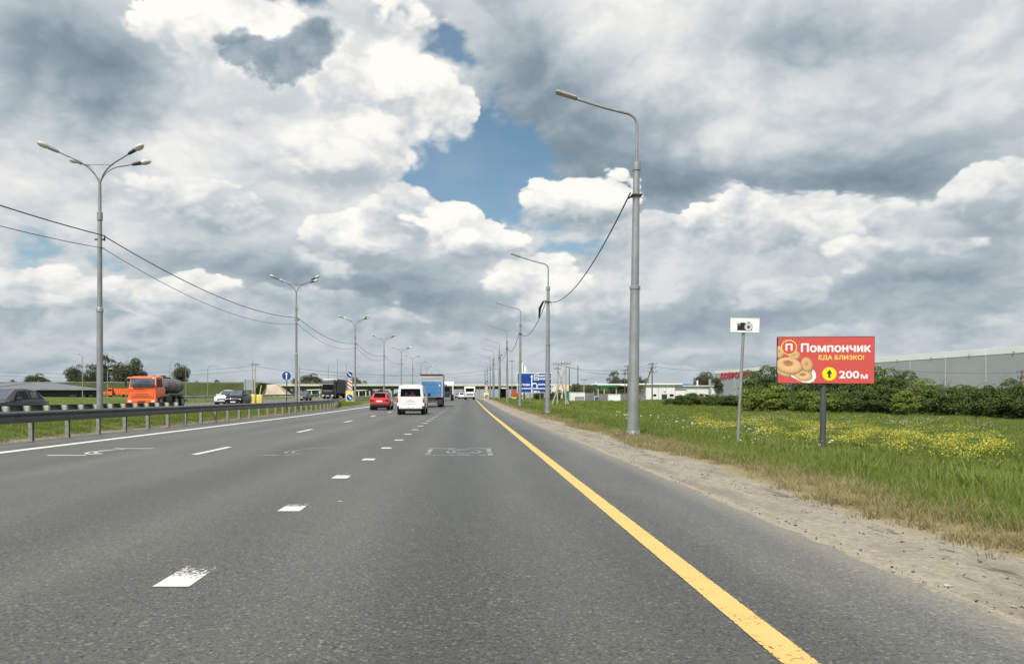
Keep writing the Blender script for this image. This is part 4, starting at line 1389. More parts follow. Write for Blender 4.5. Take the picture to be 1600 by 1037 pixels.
# dark SUV at the left edge, coming towards us
car('dark_crossover', 'dark grey crossover cut off by the left edge of the view, behind the guardrail', 'car', (-22.75, 36.2, zr(-22.7, 36)), math.pi, [(a * 1.02, b, c, d, e, f) for a, b, c, d, e, f in SUV], grey_car, 3, 4, 6, 7, (1.34, -1.35))
# white SUV, black MPV and black sedan, coming towards us
X_ = at(347, 80).x; car('white_crossover', 'white oncoming crossover beside the black people carrier', 'car', (X_, 82, zr(X_, 82)), math.pi, SUV, white_p, 3, 4, 6, 7, (1.32, -1.33))
X_ = at(363, 76).x; car('black_people_carrier', 'black oncoming people carrier beside the white crossover', 'car', (X_, 78, zr(X_, 78)), math.pi + .05, MPV, black_car, 3, 4, 6, 7, (1.38, -1.38))
X_ = at(471, 118).x; car('black_saloon', 'dark oncoming saloon car behind the blue arrow sign', 'car', (X_, 120, zr(X_, 120)), math.pi, SEDAN, grey_car, 3, 4, 6, 7, (1.35, -1.35))

# ------------------------------------------------------------------ white van ahead of us
VAN = [(2.35, .80, .42, .88, .66, .92), (2.20, .94, .34, 1.05, .80, 1.10), (1.65, .98, .33, 1.20, .84, 1.27), (.95, .98, .33, 1.28, .80, 2.02), (.0, .98, .34, 1.29, .80, 2.10), (-1.2, .98, .36, 1.29, .80, 2.12),
       (-2.26, .975, .40, 1.28, .80, 2.08), (-2.38, .965, .42, 1.26, .83, 2.0), (-2.42, .955, .44, 1.24, .84, 1.92)]


def van(label, loc):
    t = thing('white_van', label, 'van', loc, 0)
    R = body_loft(VAN); part('body', MB().loft(R), white_p, t, sm=40)
    a, c = R[2], R[3]; pane('windshield', t, (a[6], c[6], c[9], a[9]), glass_sky, .02, .95)
    yb = -2.425
    door = part('tailgate', MB().box(-.86, .86, yb - .012, yb + .06, .70, 1.93, .03), white_p, t)
    m = MB(); m.add([(-.70, yb - .02, 1.30), (.70, yb - .02, 1.30), (.665, yb - .02, 1.80), (-.665, yb - .02, 1.80)], [(0, 1, 2, 3)])
    m.prism([(-.72, yb - .014, 1.28), (.72, yb - .014, 1.28), (.68, yb - .014, 1.83), (-.68, yb - .014, 1.83)], (0, .02, 0))
    part('rear_window', m, glass, door, sm=0)
    part('plate_recess', MB().box(-.29, .29, yb - .020, yb, .905, .955, .006), grey_film, door)
    part('number_plate', MB().box(-.26, .26, yb - .026, yb, .78, .89), white_film, door)
    part('door_handle', MB().box(-.12, .12, yb - .04, yb, 1.08, 1.12, .01), white_p, door)
    m = MB(); m.ball((.14, yb - .022, 1.47), (.10, .004, .14), 10, 6).ball((-.3, yb - .022, 1.44), (.09, .004, .12), 10, 6); part('seat_back', m, black, door)
    m = MB(); m.box(-.12, .34, yb - .0235, yb - .020, 1.315, 1.40, .001); part('red_load', m, lamp_red, door)
    for s in (1, -1):
        lt = part('tail_light', MB().box(s * .865, s * .985, yb - .012, yb + .12, .86, 1.18, .02), lamp_red, t)
        part('indicator', MB().box(s * .875, s * .98, yb - .018, yb + .05, 1.03, 1.10, .01), lamp_amber, lt)
        part('mud_flap', MB().box(s * .72, s * .97, -1.88, -1.86, .18, .48), rubber, t)
        m = MB(); m.box(s * 1.02, s * 1.22, 1.35, 1.47, 1.28, 1.55, .03); part('mirror', m, black, t)
        for i in (3, 4, 5):
            k4, k5 = (4, 5) if s > 0 else (11, 10)
            pane('side_window', t, (R[i][k4], R[i + 1][k4], R[i + 1][k5], R[i][k5]), glass, .012, .84)
        for y in (1.35, -1.45):
            part('wheel_arch', MB().cyl((s * .70, y, .40), (s * .99, y, .40), .44, None, 18), black, t)
            wheel(t, s * .985, y, .345)
        part('corner_guard', MB().box(s * .80, s * .975, yb - .03, yb + .55, .40, .62, .03), dark_steel, t)
    part('rear_bumper', MB().box(-.82, .82, yb - .06, yb + .1, .42, .62, .04), white_p, t)
    m = MB(); m.box(-.70, .70, yb + .05, 2.0, .24, .46).box(-.16, .16, yb - .10, yb + .1, .30, .40).cyl((.0, yb - .12, .38), (0, yb - .12, .46), .03, None, 8)
    part('underbody', m, black, t)
    for x in (-.16, .16, -.66, .66): part('reflector', MB().box(x - .04, x + .04, yb - .066, yb - .03, .49, .53), dark_steel, t)
    return t


X_ = at(641.5, 52).x
van('white van with a dark rear window directly ahead in the middle lane', (X_, 52 + 2.42, float(rise(54))))

# ------------------------------------------------------------------ lorries
def axle(t, y, w, r=.50, dual=False):
    for s in (1, -1): wheel(t, s * w, y, r, .30 if not dual else .5, .55)


# blue box lorry seen from behind
Y_ = 80; X_ = at(674, Y_).x
t = thing('blue_box_lorry', 'blue board-sided lorry with grey tarpaulin top seen from behind', 'lorry', (X_, Y_, float(rise(Y_))), 0)
bx_ = part('cargo_box', MB().box(-1.24, 1.24, 0, 6.2, 1.08, 3.62, .02), grey_tarp, t)
for i in range(4): part('board', MB().box(-1.03 + .0, .80, -.022, -.003, 1.16 + .405 * i, 1.16 + .405 * i + .385, .008), blue_tarp, bx_)
part('board', MB().box(.83, 1.10, -.02, -.003, 1.16, 2.75, .008), blue_tarp, bx_)
part('corner_post', MB().box(-1.25, -1.06, -.03, .05, 1.06, 3.5, .01), grey_tarp, bx_); part('corner_post', MB().box(1.12, 1.25, -.03, .05, 1.06, 3.5, .01), grey_tarp, bx_)
part('header', MB().box(-1.25, 1.25, -.035, .03, 3.40, 3.60, .01), dark_steel, bx_)
part('tarpaulin_top', MB().box(-1.03, 1.09, -.014, .02, 2.82, 3.36, .01), grey_tarp, bx_)
part('tarp_seam', MB().box(-1.03, 1.09, -.022, -.012, 3.08, 3.12), dark_steel, bx_)
for i in range(6): part('side_board', MB().box(1.24, 1.262, .05 + i * 1.02, 1.0 + i * 1.02, 1.1, 2.7, .008), blue_tarp, bx_)
part('lamp_sticker', MB().box(.82, .98, -.04, -.02, 2.28, 2.42, .01), white_film, bx_)
part('chassis', MB().box(-.45, .45, 0, 7.8, .68, 1.06), black, t)
part('bumper', MB().box(-1.15, 1.15, -.02, .08, .52, .66, .02), dark_steel, t)
for s in (1, -1):
    part('tail_light', MB().box(s * .75, s * 1.12, -.05, .02, .70, .84, .01), lamp_red, t)
    part('mud_flap', MB().box(s * .62, s * 1.18, .35, .37, .22, .95), rubber, t)
    part('mirror', MB().box(s * 1.28, s * 1.46, 7.4, 7.5, 2.0, 2.55, .03), black, t)
part('cab', MB().box(-1.15, 1.15, 6.35, 8.1, .7, 2.75, .1), blue_tarp, t)
axle(t, 1.2, 1.17, dual=True); axle(t, 6.9, 1.15)

# white lorry cab beyond it
Y_ = 138; X_ = at(698.5, Y_).x
t = thing('white_tractor_unit', 'white lorry cab with dark rear and raised roof, ahead of the blue lorry', 'lorry', (X_, Y_, float(rise(Y_))), 0)
m = MB(); prof = [(1.0, .9), (1.0, 3.1), (1.35, 3.55), (2.4, 3.62), (2.95, 3.2), (3.2, 2.4), (3.25, .9)]
m.prism([(-1.22, y, z) for y, z in prof], (2.44, 0, 0)); cb = part('cab', m, white_p, t)
part('rear_panel', MB().box(-1.05, .98, .96, 1.02, 1.0, 2.75, .02), dark_steel, cb)
part('rear_window', MB().box(-.62, .42, .94, .98, 1.75, 2.55, .01), glass, cb)
part('side_fairing', MB().box(1.0, 1.2, .3, 1.0, 1.0, 3.0, .03), white_p, cb); part('side_fairing', MB().box(-1.2, -1.0, .3, 1.0, 1.0, 3.0, .03), white_p, cb)
part('chassis', MB().box(-.45, .45, -3.0, 3, .6, .95), black, t)
part('coupling_plate', MB().box(-.5, .5, -1.6, -.5, .95, 1.15, .05), black, t)
for s in (1, -1):
    part('mudguard', MB().box(s * .62, s * 1.24, -2.2, -.6, .85, 1.15, .08), black, t)
    part('tail_light', MB().box(s * .66, s * 1.15, -3.05, -2.98, .60, .76, .01), lamp_red, t)
    part('mirror', MB().box(s * 1.3, s * 1.5, 2.9, 3.0, 2.1, 2.8, .03), black, t)
axle(t, -1.3, 1.22, .5, True); axle(t, 2.4, 1.2)

# white minibus far ahead in our lane
Y_ = 158; X_ = at(734, Y_).x
t = thing('white_minibus', 'small white bus far ahead in the slow lane', 'bus', (X_, Y_, float(rise(Y_))), 0)
bd = part('body', MB().box(-1.18, 1.18, 0, 7.2, .38, 2.85, .14), white_p, t)
part('rear_window', MB().box(-.88, .88, -.03, .02, 1.72, 2.45, .03), glass, bd)
part('dark_panel', MB().box(-.72, .72, -.03, .02, .98, 1.25, .02), black, bd)
part('rear_bumper', MB().box(-1.15, 1.15, -.06, .1, .32, .62, .04), black, bd)
for s in (1, -1):
    part('tail_light', MB().box(s * .95, s * 1.12, -.03, .04, .85, 1.45, .02), lamp_red, bd)
    part('side_window', MB().box(s * 1.175, s * 1.19, .5, 6.6, 1.5, 2.3, .004), glass, bd)
    part('mirror', MB().box(s * 1.25, s * 1.45, 6.9, 7.0, 1.7, 2.2, .03), black, bd)
axle(t, 1.5, 1.12, .42, True); axle(t, 5.8, 1.12, .42)

# small pale cars far ahead
X_ = at(721.5, 185).x
car('silver_hatchback', 'tiny pale car far ahead to the left of the white bus', 'car', (X_, 187, float(rise(187))), 0, SUV, white_p, 3, 4, 6, 7, (1.32, -1.33))
X_ = at(715, 250).x
car('grey_car', 'tiniest pale car at the far end of the road under the bridge', 'car', (X_, 252, float(rise(252))), 0, SUV, galv_dull, 3, 4, 6, 7, (1.32, -1.33))

# ------------------------------------------------------------------ orange tanker lorry coming towards us
Y_ = 61.5; X_ = at(221.5, Y_).x
t = thing('orange_tanker_lorry', 'orange water tanker lorry facing us on the opposite carriageway', 'lorry', (X_, Y_, zr(X_, Y_ + 3)), math.pi)
# in its own frame the front of the cab lies at y = 0 and the tank behind it at negative y
CABS = [(-.02, 1.12, .62, 1.55, 1.10, 1.60), (-.0, 1.17, .62, 1.62, 1.12, 1.66), (-.10, 1.2, .62, 1.70, 1.12, 1.78), (-.32, 1.22, .7, 1.72, 1.05, 2.62), (-.42, 1.22, .8, 1.72, 1.05, 2.70), (-1.75, 1.22, .9, 1.72, 1.05, 2.74), (-1.85, 1.2, .9, 1.7, 1.0, 2.66)]
R = body_loft(CABS); cb = part('cab', MB().loft(R), orange_p, t, sm=40)
part('windshield', MB().prism([(-1.02, -.085, 1.80), (1.02, -.085, 1.80), (.98, -.275, 2.48), (-.98, -.275, 2.48)], (0, .05, .012)), glass_sky, cb)
part('sun_visor', MB().box(-1.0, 1.0, -.28, .02, 2.50, 2.60, .02, rot=Matrix.Rotation(rad(-12), 3, 'X'), org=(0, 0, .02)), orange_p, cb)
part('roof_stripe', MB().box(.05, .95, -.26, .03, 2.515, 2.58, .01, rot=Matrix.Rotation(rad(-12), 3, 'X'), org=(0, .012, -.012)), dark_steel, cb)
for x in (-.65, 0, .65): part('wiper', MB().cyl((x, .0, 1.76), (x + .32, -.09, 2.02), .014, None, 5), black, cb)
for z0, z1, w in ((1.14, 1.20, .55), (1.02, 1.06, .80), (.92, .96, .80), (1.26, 1.285, .35)):
    part('grille_slot', MB().box(-w, w, -.02, .028, z0, z1, .01), dark_steel if z0 < 1.2 else orange_p, cb)
part('grille_panel', MB().box(-1.0, 1.0, -.03, .018, .86, 1.34, .03), orange_p, cb)
part('front_bumper', MB().box(-1.22, 1.22, -.30, .08, .42, .80, .05), orange_p, t)
part('bumper_slot', MB().box(-.35, .35, -.05, .095, .50, .62, .02), black, t)
for s in (1, -1):
    part('headlight', MB().box(s * .82, s * 1.12, .0, .105, .50, .68, .03), lamp_white, t)
    part('side_window', MB().prism([(s * 1.19, -.42, 1.80), (s * 1.19, -1.35, 1.80), (s * 1.075, -1.35, 2.50), (s * 1.09, -.55, 2.50)], (s * .03, 0, 0.008)), glass, cb)
    part('door_seam', MB().box(s * 1.215, s * 1.228, -1.42, -1.40, .95, 2.5), dark_steel, cb)
    part('door_handle', MB().box(s * 1.22, s * 1.25, -1.34, -1.18, 1.52, 1.57, .008), black, cb)
    mr = part('mirror', MB().box(s * 1.38, s * 1.55, -.30, -.20, 1.85, 2.45, .03), black, cb)
    part('mirror_arm', MB().cyl((s * 1.1, -.3, 2.55), (s * 1.46, -.25, 2.42), .02, None, 6).cyl((s * 1.18, -.25, 1.75), (s * 1.46, -.25, 1.9), .02, None, 6), black, mr)
    part('mudguard', MB().box(s * .85, s * 1.22, -1.5, -.55, .74, .90, .05), black, t)
    part('step', MB().box(s * .95, s * 1.2, -.5, -.15, .40, .62, .02), dark_steel, t)
part('exhaust_stack', MB().box(-.55, .55, -2.2, -1.9, 1.0, 2.55, .06), dark_steel, t)
tk = MB(); yy_ = [-2.35, -2.40, -2.55, -6.2, -6.35, -6.4]; sc_ = [.55, .86, 1.0, 1.0, .86, .55]
tk.loft([[Vector((1.16 * s * math.cos(2 * math.pi * i / 24), y, 1.92 + .72 * s * math.sin(2 * math.pi * i / 24))) for i in range(24)] for y, s in zip(yy_, sc_)])
tank = part('tank', tk, tank_p, t)
part('tank_top_rail', MB().box(-.35, .35, -5.2, -3.2, 2.60, 2.72, .02), dark_steel, tank)
part('hatch', MB().cyl((0, -4.2, 2.6), (0, -4.2, 2.85), .28, .26, 14), dark_steel, tank)
for y in (-3.0, -4.4, -5.8): part('tank_band', MB().loft([[Vector((1.175 * math.cos(2 * math.pi * i / 24), yq, 1.92 + .735 * math.sin(2 * math.pi * i / 24))) for i in range(24)] for yq in (y - .04, y + .04)]), dark_steel, tank)
part('tank_walkway', MB().box(-1.22, 1.22, -6.3, -2.4, 1.18, 1.27, .01), tank_p, tank)
part('chassis', MB().box(-.45, .45, -7.0, -.5, .72, 1.05), black, t)
part('rear_step', MB().box(-1.15, 1.15, -7.1, -6.5, .55, .7, .02), dark_steel, t)
for y in (-1.0, -4.35, -5.75): axle(t, y, 1.2, .52, dual=y < -2)
for y in (-4.35, -5.75):
    for s in (1, -1): part('mudguard', MB().box(s * .7, s * 1.22, y - .6, y + .6, 1.06, 1.14, .03), black, t)
part('fuel_tank', MB().box(.65, 1.15, -3.5, -2.2, .5, 1.05, .08), dark_steel, t)
part('fuel_tank', MB().box(-1.15, -.65, -3.5, -2.2, .5, 1.05, .08), dark_steel, t)

# ------------------------------------------------------------------ orange tipper on the side road, seen from its left side
Y_ = 195; X_ = at(164.5, Y_).x
gq_ = H0 + (618 - 620.0) * Y_ / F
t = thing('orange_tipper_lorry', 'small orange tipper lorry seen side-on behind the orange tanker', 'lorry', (X_, Y_, gq_), rad(90))
# front towards -x in the world: rz = +90 degrees turns +y into -x
m = MB(); prof = [(-.02, .38), (0, 1.25), (-.1, 1.40), (-.9, 1.45), (-1.15, 2.40), (-2.3, 2.44), (-2.35, .45)]
m.prism([(-1.1, y, z) for y, z in prof], (2.2, 0, 0)); cb = part('cab', m, orange_p, t)
part('windshield', MB().prism([(-.95, -.92, 1.5), (.95, -.92, 1.5), (.95, -1.11, 2.15), (-.95, -1.11, 2.15)], (0, .02, .01)), glass_sky, cb)
for s in (1, -1):
    part('side_window', MB().box(s * 1.10, s * 1.12, -2.15, -1.65, 1.55, 2.1, .004), glass, cb); part('side_window', MB().box(s * 1.10, s * 1.12, -1.55, -1.15, 1.55, 2.05, .004), glass, cb)
    part('headlight', MB().box(s * .7, s * 1.0, -.05, .03, .9, 1.15, .02), lamp_white, t)
part('front_bumper', MB().box(-1.1, 1.1, -.2, .08, .4, .65, .03), dark_steel, t)
m = MB(); prof = [(-3.2, .62), (-2.7, 2.25), (-7.4, 2.2), (-7.2, .7)]
m.prism([(-1.15, y, z) for y, z in prof], (2.3, 0, 0)); bd = part('tipper_body', m, orange_p, t)
for i in range(6): part('rib', MB().box(-1.2, -1.15, -3.3 - .68 * i, -3.2 - .68 * i, .75, 2.15, .01), orange_p, bd); part('rib', MB().box(1.15, 1.2, -3.3 - .68 * i, -3.2 - .68 * i, .75, 2.15, .01), orange_p, bd)
part('chassis', MB().box(-.45, .45, -7.2, -.3, .6, .98), black, t)
for y in (-.95, -4.7, -5.95): axle(t, y, 1.12, .48, dual=y < -2)

# ------------------------------------------------------------------ dark articulated lorry coming towards us
Y_ = 146; X_ = at(512, Y_).x
t = thing('dark_articulated_lorry', 'dark articulated lorry with a white cab roof coming out from under the bridge', 'lorry', (X_, Y_, zr(X_, Y_)), math.pi - .03)
CB = [(-.02, 1.12, .5, 1.5, 1.08, 1.55), (0, 1.2, .45, 1.62, 1.12, 1.66), (-.12, 1.24, .45, 1.75, 1.14, 1.85), (-.40, 1.25, .5, 1.8, 1.14, 3.0), (-.75, 1.25, .5, 1.8, 1.1, 3.75), (-2.2, 1.25, .6, 1.8, 1.1, 3.85), (-2.3, 1.22, .6, 1.8, 1.08, 3.8)]
cb = part('cab', MB().loft(body_loft(CB)), green_blk, t, sm=40)
part('windshield', MB().prism([(-1.08, -.06, 1.80), (1.08, -.06, 1.80), (1.06, -.34, 2.75), (-1.06, -.34, 2.75)], (0, .05, .012)), glass, cb)
part('sun_visor', MB().box(-1.08, 1.08, -.42, -.20, 2.82, 2.98, .02), galv_dull, cb)
part('roof_cap', MB().box(-1.14, 1.14, -2.3, -.72, 3.72, 3.95, .06), white_p, cb)
part('roof_badge', MB().box(-.42, .42, -.60, -.50, 3.15, 3.42, .02, rot=Matrix.Rotation(rad(-20), 3, 'X'), org=(0, 1.12, .06)), galv_dull, cb)
part('bumper', MB().box(-1.24, 1.24, -.3, .08, .35, .85, .06), dark_steel, t)
part('grille', MB().box(-.85, .85, -.02, .04, .95, 1.45, .02), black, cb)
part('grille_strip', MB().box(-1.0, 1.0, -.02, .05, 1.46, 1.52, .01), grey_film, cb)
part('number_plate', MB().box(-.26, .26, .07, .10, .52, .64), white_film, t)
for s in (1, -1):
    part('headlight', MB().box(s * .72, s * 1.15, .0, .10, .50, .78, .03), lamp_white, t)
    part('mirror', MB().box(s * 1.32, s * 1.52, -.3, -.15, 2.0, 2.7, .03), black, cb)
    part('side_window', MB().box(s * 1.2, s * 1.225, -1.4, -.5, 1.85, 2.6, .004), glass, cb)
tr = part('trailer', MB().box(-1.27, 1.27, -15.5, -2.7, 1.1, 3.95, .03), trailer_dk, t)
for i in range(9): part('curtain_strap', MB().box(-1.285, -1.27, -4 - i * 1.25, -3.93 - i * 1.25, 1.15, 3.8), dark_steel, tr); part('curtain_strap', MB().box(1.27, 1.285, -4 - i * 1.25, -3.93 - i * 1.25, 1.15, 3.8), dark_steel, tr)
part('front_edge', MB().box(-1.28, 1.28, -2.72, -2.66, 3.7, 3.96, .01), white_matt, tr)
part('chassis', MB().box(-.5, .5, -15, -1, .6, 1.08), black, t)
for y in (-1.4, -5.0, -11.3, -12.6, -13.9): axle(t, y, 1.24, .5, dual=True)

# ================================================================== the bridge
Yb = 385.0
t = thing('road_bridge', 'long low road bridge crossing the whole motorway in the distance', 'bridge', (0, Yb, 0))
x0, x1 = at(424, Yb).x, at(880, Yb).x
zt = lambda py: H0 + (CY - py) * Yb / F
dk = part('deck', MB().box(x0, x1, 0.3, 11.5, zt(603.4), zt(600.6)), concrete, t)
segs = 24
for i in range(segs):
    a = x0 + (x1 - x0) * i / segs; b = x0 + (x1 - x0) * (i + 1) / segs
    part('fascia_panel', MB().box(a + .04, b - .04, -.15, .3, zt(603), zt(599.9), .05), fascia_pale, dk)
xs_ = [x0 + (x1 - x0) * k / 7 for k in range(8)]
for i in range(7):
    part('girder', MB().box(xs_[i] + .1, xs_[i + 1] - .1, 1.3, 2.0, zt(607.6), zt(603.45), .03), girder_grey, dk)
    part('girder', MB().box(xs_[i] + .1, xs_[i + 1] - .1, 5.0, 5.8, zt(607.6), zt(603.45), .03), girder_grey, dk)
    part('girder', MB().box(xs_[i] + .1, xs_[i + 1] - .1, 9.2, 10.0, zt(607.6), zt(603.45), .03), girder_grey, dk)
rl = part('railing', MB().box(x0, x1, .02, .10, zt(597.4), zt(597.4) + .1).box(x0, x1, .02, .08, zt(598.5), zt(598.5) + .07), galv_dull, t)
n = 76
pm_ = MB().box(-.05, .05, 0, .1, zt(600), zt(597.2)).mesh('railing_post', 0); pm_.materials.append(galv_dull)
for i in range(n): link('railing_post', pm_, None, rl, (x0 + (x1 - x0) * (i + .5) / n, .0, 0))
bm_ = MB().box(-.9, .9, 0, .06, zt(600), zt(598.6)); bm2 = bm_.mesh('barrier_panel', 0); bm2.materials.append(galv_dull)
for px in (467, 512, 544, 577, 611, 646, 690, 822, 856):
    x = at(px, Yb).x
    p = part('pier', MB().box(x - .4, x + .4, 1.6, 2.4, 0, zt(607.6), .1).box(x - .4, x + .4, 9, 9.8, 0, zt(607.6), .1), concrete, t)
    part('pier_cap', MB().box(x - .5, x + .5, 1.4, 10.2, zt(607.6) - .45, zt(607.6) - .02, .08), girder_grey, p)
# sloping concrete abutments
for sgn, xa in ((-1, x0), (1, x1)):
    m = MB(); top_, bot_ = zt(600.5), .2
    A = [(xa + sgn * 5.5, -5, top_), (xa - sgn * 4.0, -5, top_), (xa - sgn * 12.5, -13, bot_), (xa + sgn * 7.0, -20.5, bot_)]
    B = [(xa + sgn * 5.5, 12, top_), (xa - sgn * 4.0, 12, top_), (xa - sgn * 12.5, 12, bot_), (xa + sgn * 7.0, 12, bot_)]
    m.add(A + B, [(0, 1, 2, 3), (4, 7, 6, 5), (0, 4, 5, 1), (1, 5, 6, 2), (2, 6, 7, 3), (3, 7, 4, 0)])
    ab = part('abutment', m, concrete_tan, t, sm=0)
    m = MB(); m.add([(xa + sgn * 6.2, -4.6, top_ + .35), (xa + sgn * 7.6, -4.6, top_ + .35), (xa + sgn * 10.6, -20.8, .5), (xa + sgn * 8.9, -20.8, .5)], [(0, 1, 2, 3)]); m.prism([(xa + sgn * 6.2, -4.6, top_ + .1), (xa + sgn * 7.6, -4.6, top_ + .1), (xa + sgn * 10.6, -20.8, .2), (xa + sgn * 8.9, -20.8, .2)], (0, 0, .3))
    part('stair', m, dark_steel, ab, sm=0)
# railing on top of the left embankment
t = thing('guardrail', 'thin guardrail along the top of the grassed embankment left of the bridge', 'guardrail', (-180, 372, 0))
m = MB(); m.box(-220, 76, -.05, .05, 8.0, 8.35); part('beam', m, galv_dull, t, sm=0)
for i in range(60): link('post', pm_, None, t, (-218 + i * 4.9, 0.1, -.3))

# row of blue-grey panels far behind the bridge
t = thing('far_panel_row', 'row of grey-blue panels far away under the bridge', 'barrier', (0, 470, 0))
a_, b_ = at(698, 470).x, at(900, 470).x
for i in range(24):
    xa = a_ + (b_ - a_) * i / 24; xb = a_ + (b_ - a_) * (i + 1) / 24
    part('barrier_panel', MB().box(xa + .03, xb - .03, -.1, .1, 0, 5.6), barrier_grey, t, sm=0)
    if i % 2 == 0: part('barrier_post', MB().box(xa - .12, xa + .12, -.25, .05, 0, 5.8), galv_dull, t, sm=0)

# ================================================================== warehouse on the right
A = Vector((100, 298, 0)); B = Vector((122.5, 79, 0)); dr = (B - A).normalized(); L = (B - A).length
ang = math.atan2(dr.y, dr.x)
t = thing('warehouse', 'huge grey panelled warehouse with a white roof edge and red lettering', 'warehouse', (A.x, A.y, 0), ang)
# local +x runs along the front towards the camera; the front faces local -y ... outwards is to the left of the road side
pipe_grey = pbr('pale_grey_pipe', (0.47, 0.49, 0.50), 0.5, 0, 0.08, 0.5)
side = 1 if Vector((-dr.y, dr.x, 0)).dot(Vector((-1, 0, 0))) > 0 else -1
HW = 11.4
core = part('core', MB().box(.1, L - .1, -side * 60, -side * .1, -1, HW - .05), wh_grey, t, sm=0)
n = 37; w = L / n
for i in range(n):
    part('wall_panel', MB().box(i * w + .014, (i + 1) * w - .014, -side * .1, side * .05, -.8, HW - 1.15), wh_grey, t, sm=0)
    part('roof_edge_panel', MB().box(i * w + .02, (i + 1) * w - .02, -side * .1, side * .12, HW - 1.15, HW + .25, .02), wh_white, t, sm=0)
m_ = MB().box(-.045, .045, 0, side * .09, -.8, HW - 1.17); mm_ = m_.mesh('downpipe', 0); mm_.materials.append(pipe_grey)
for i in range(1, n, 2): link('downpipe', mm_, None, t, (i * w, side * .05, 0))
m_ = MB().box(-.13, .13, side * .02, side * .32, HW - .72, HW - .55, .03); mm_ = m_.mesh('flood_light', 35); mm_.materials.append(grey_film)
for i in range(2, n, 2): link('flood_light', mm_, None, t, (i * w + 1.5, side * .1, -.15))
part('end_wall', MB().box(-.15, .1, -side * 60, side * .1, -1, HW + .2), wh_grey, t, sm=0)
me = fit(text_mesh('ДОБРОЦЕН', 1.0, .05, extrude=.06), 25.0, 2.6)
o = link('lettering', me, wh_red, t, (17.6, side * .22, 9.05), math.pi if side > 0 else 0)

# ================================================================== low white building and the filling station
Y_ = 186.0
def X1(px): return at(px, Y_).x
g0 = zr(at(1060, Y_).x, Y_)
def Z1(py): return H0 + (CY - py) * Y_ / F - g0
t = thing('white_building', 'low white flat-roofed building with a blue roof piece beside the warehouse', 'building', (0, Y_, g0))
wl = part('wall', MB().box(X1(1009.5), X1(1054.5), 0, 12, -.5, Z1(601)), white_matt, t, sm=0)
w2 = part('wall', MB().box(X1(1055), X1(1108), .4, 12, -.5, Z1(603.2)), white_matt, t, sm=0)
rf = part('roof', MB().box(X1(995), X1(1066), -.5, 12.5, Z1(601), Z1(598.9), .05), white_film, t)
part('roof', MB().box(X1(1054.8), X1(1118), -.1, 12.5, Z1(603.2), Z1(602), .05), white_film, t)
part('roof_light', MB().box(X1(1066), X1(1081), 1, 6, Z1(602), Z1(599.6), .1), blue_p, rf)
part('chimney', MB().box(X1(1095), X1(1096.6), 3, 3.4, Z1(602), Z1(593.5)), white_matt, rf, sm=0)
part('column', MB().box(X1(1108.5), X1(1111), -.1, .6, -.5, Z1(592)), grey_film, t, sm=0)
part('annex', MB().box(X1(1111.5), X1(1118), .2, 8, -.5, Z1(603)), white_matt, t, sm=0)
def opening(name, a, b, p0, p1, wall, y, mt):
    f = part(name, MB().box(X1(a) - .07, X1(b) + .07, y - .05, y + .1, Z1(p1) - .07, Z1(p0) + .07), grey_film, wall, sm=0)
    part('pane' if name == 'window' else 'leaf', MB().box(X1(a), X1(b), y - .07, y, Z1(p1), Z1(p0)), mt, f, sm=0)
opening('window', 1021, 1025, 615.8, 618.6, wl, 0, glass); opening('window', 1046.5, 1052, 615.8, 618.8, wl, 0, glass)
opening('door', 1034, 1042, 616, 628, wl, 0, wall_dark)
for a in (1086, 1094.5, 1102.5): opening('window', a, a + 5, 616.3, 619, w2, .4, glass)
for i in range(6): part('shutter_slat', MB().box(X1(1056), X1(1072.5), .3, .42, Z1(627.5 - 2.9 * i) + .02, Z1(624.6 - 2.9 * i) - .02, .03), white_film, w2, sm=0)
part('shutter_box', MB().box(X1(1055.5), X1(1073), .2, .45, Z1(609.5), Z1(607.6), .03), grey_film, w2, sm=0)
for px, z in ((1028.5, 'a'), (1040, 'b')): part('panel_joint', MB().box(X1(px), X1(px) + .08, -.03, .02, -.4, Z1(602)), grey_film, wl, sm=0)
part('wall_lamp', MB().box(X1(1037), X1(1040), -.2, .0, Z1(611), Z1(609), .03), white_film, wl)

Y_ = 190.0; g0 = zr(at(970, Y_).x, Y_)
t = thing('filling_station_canopy', 'white filling station canopy with a green underside edge on thin posts', 'canopy', (0, Y_, g0))
m = MB(); pts = [(931, 600.2), (934, 599.2), (1010, 599.2), (1010, 602.5), (975, 602.6), (966, 601.2), (934, 601.4)]
m.prism([(X1(a), 0, Z1(b)) for a, b in pts], (0, 9, 0)); rf = part('roof', m, white_film, t, sm=0)
part('green_fascia', MB().box(X1(933.5), X1(964), -.08, 8, Z1(604.4), Z1(601.5), .03), roof_green, rf)
part('finial', MB().box(X1(931), X1(932), .2, .5, Z1(600.5), Z1(596)), white_film, rf, sm=0)
for a in (935, 944.5, 963.5, 985): part('post', MB().box(X1(a) - .13, X1(a) + .13, .3, .6, -.5, Z1(601.5)).box(X1(a) - .13, X1(a) + .13, 7, 7.3, -.5, Z1(601.5)), pole_conc, t, sm=0)


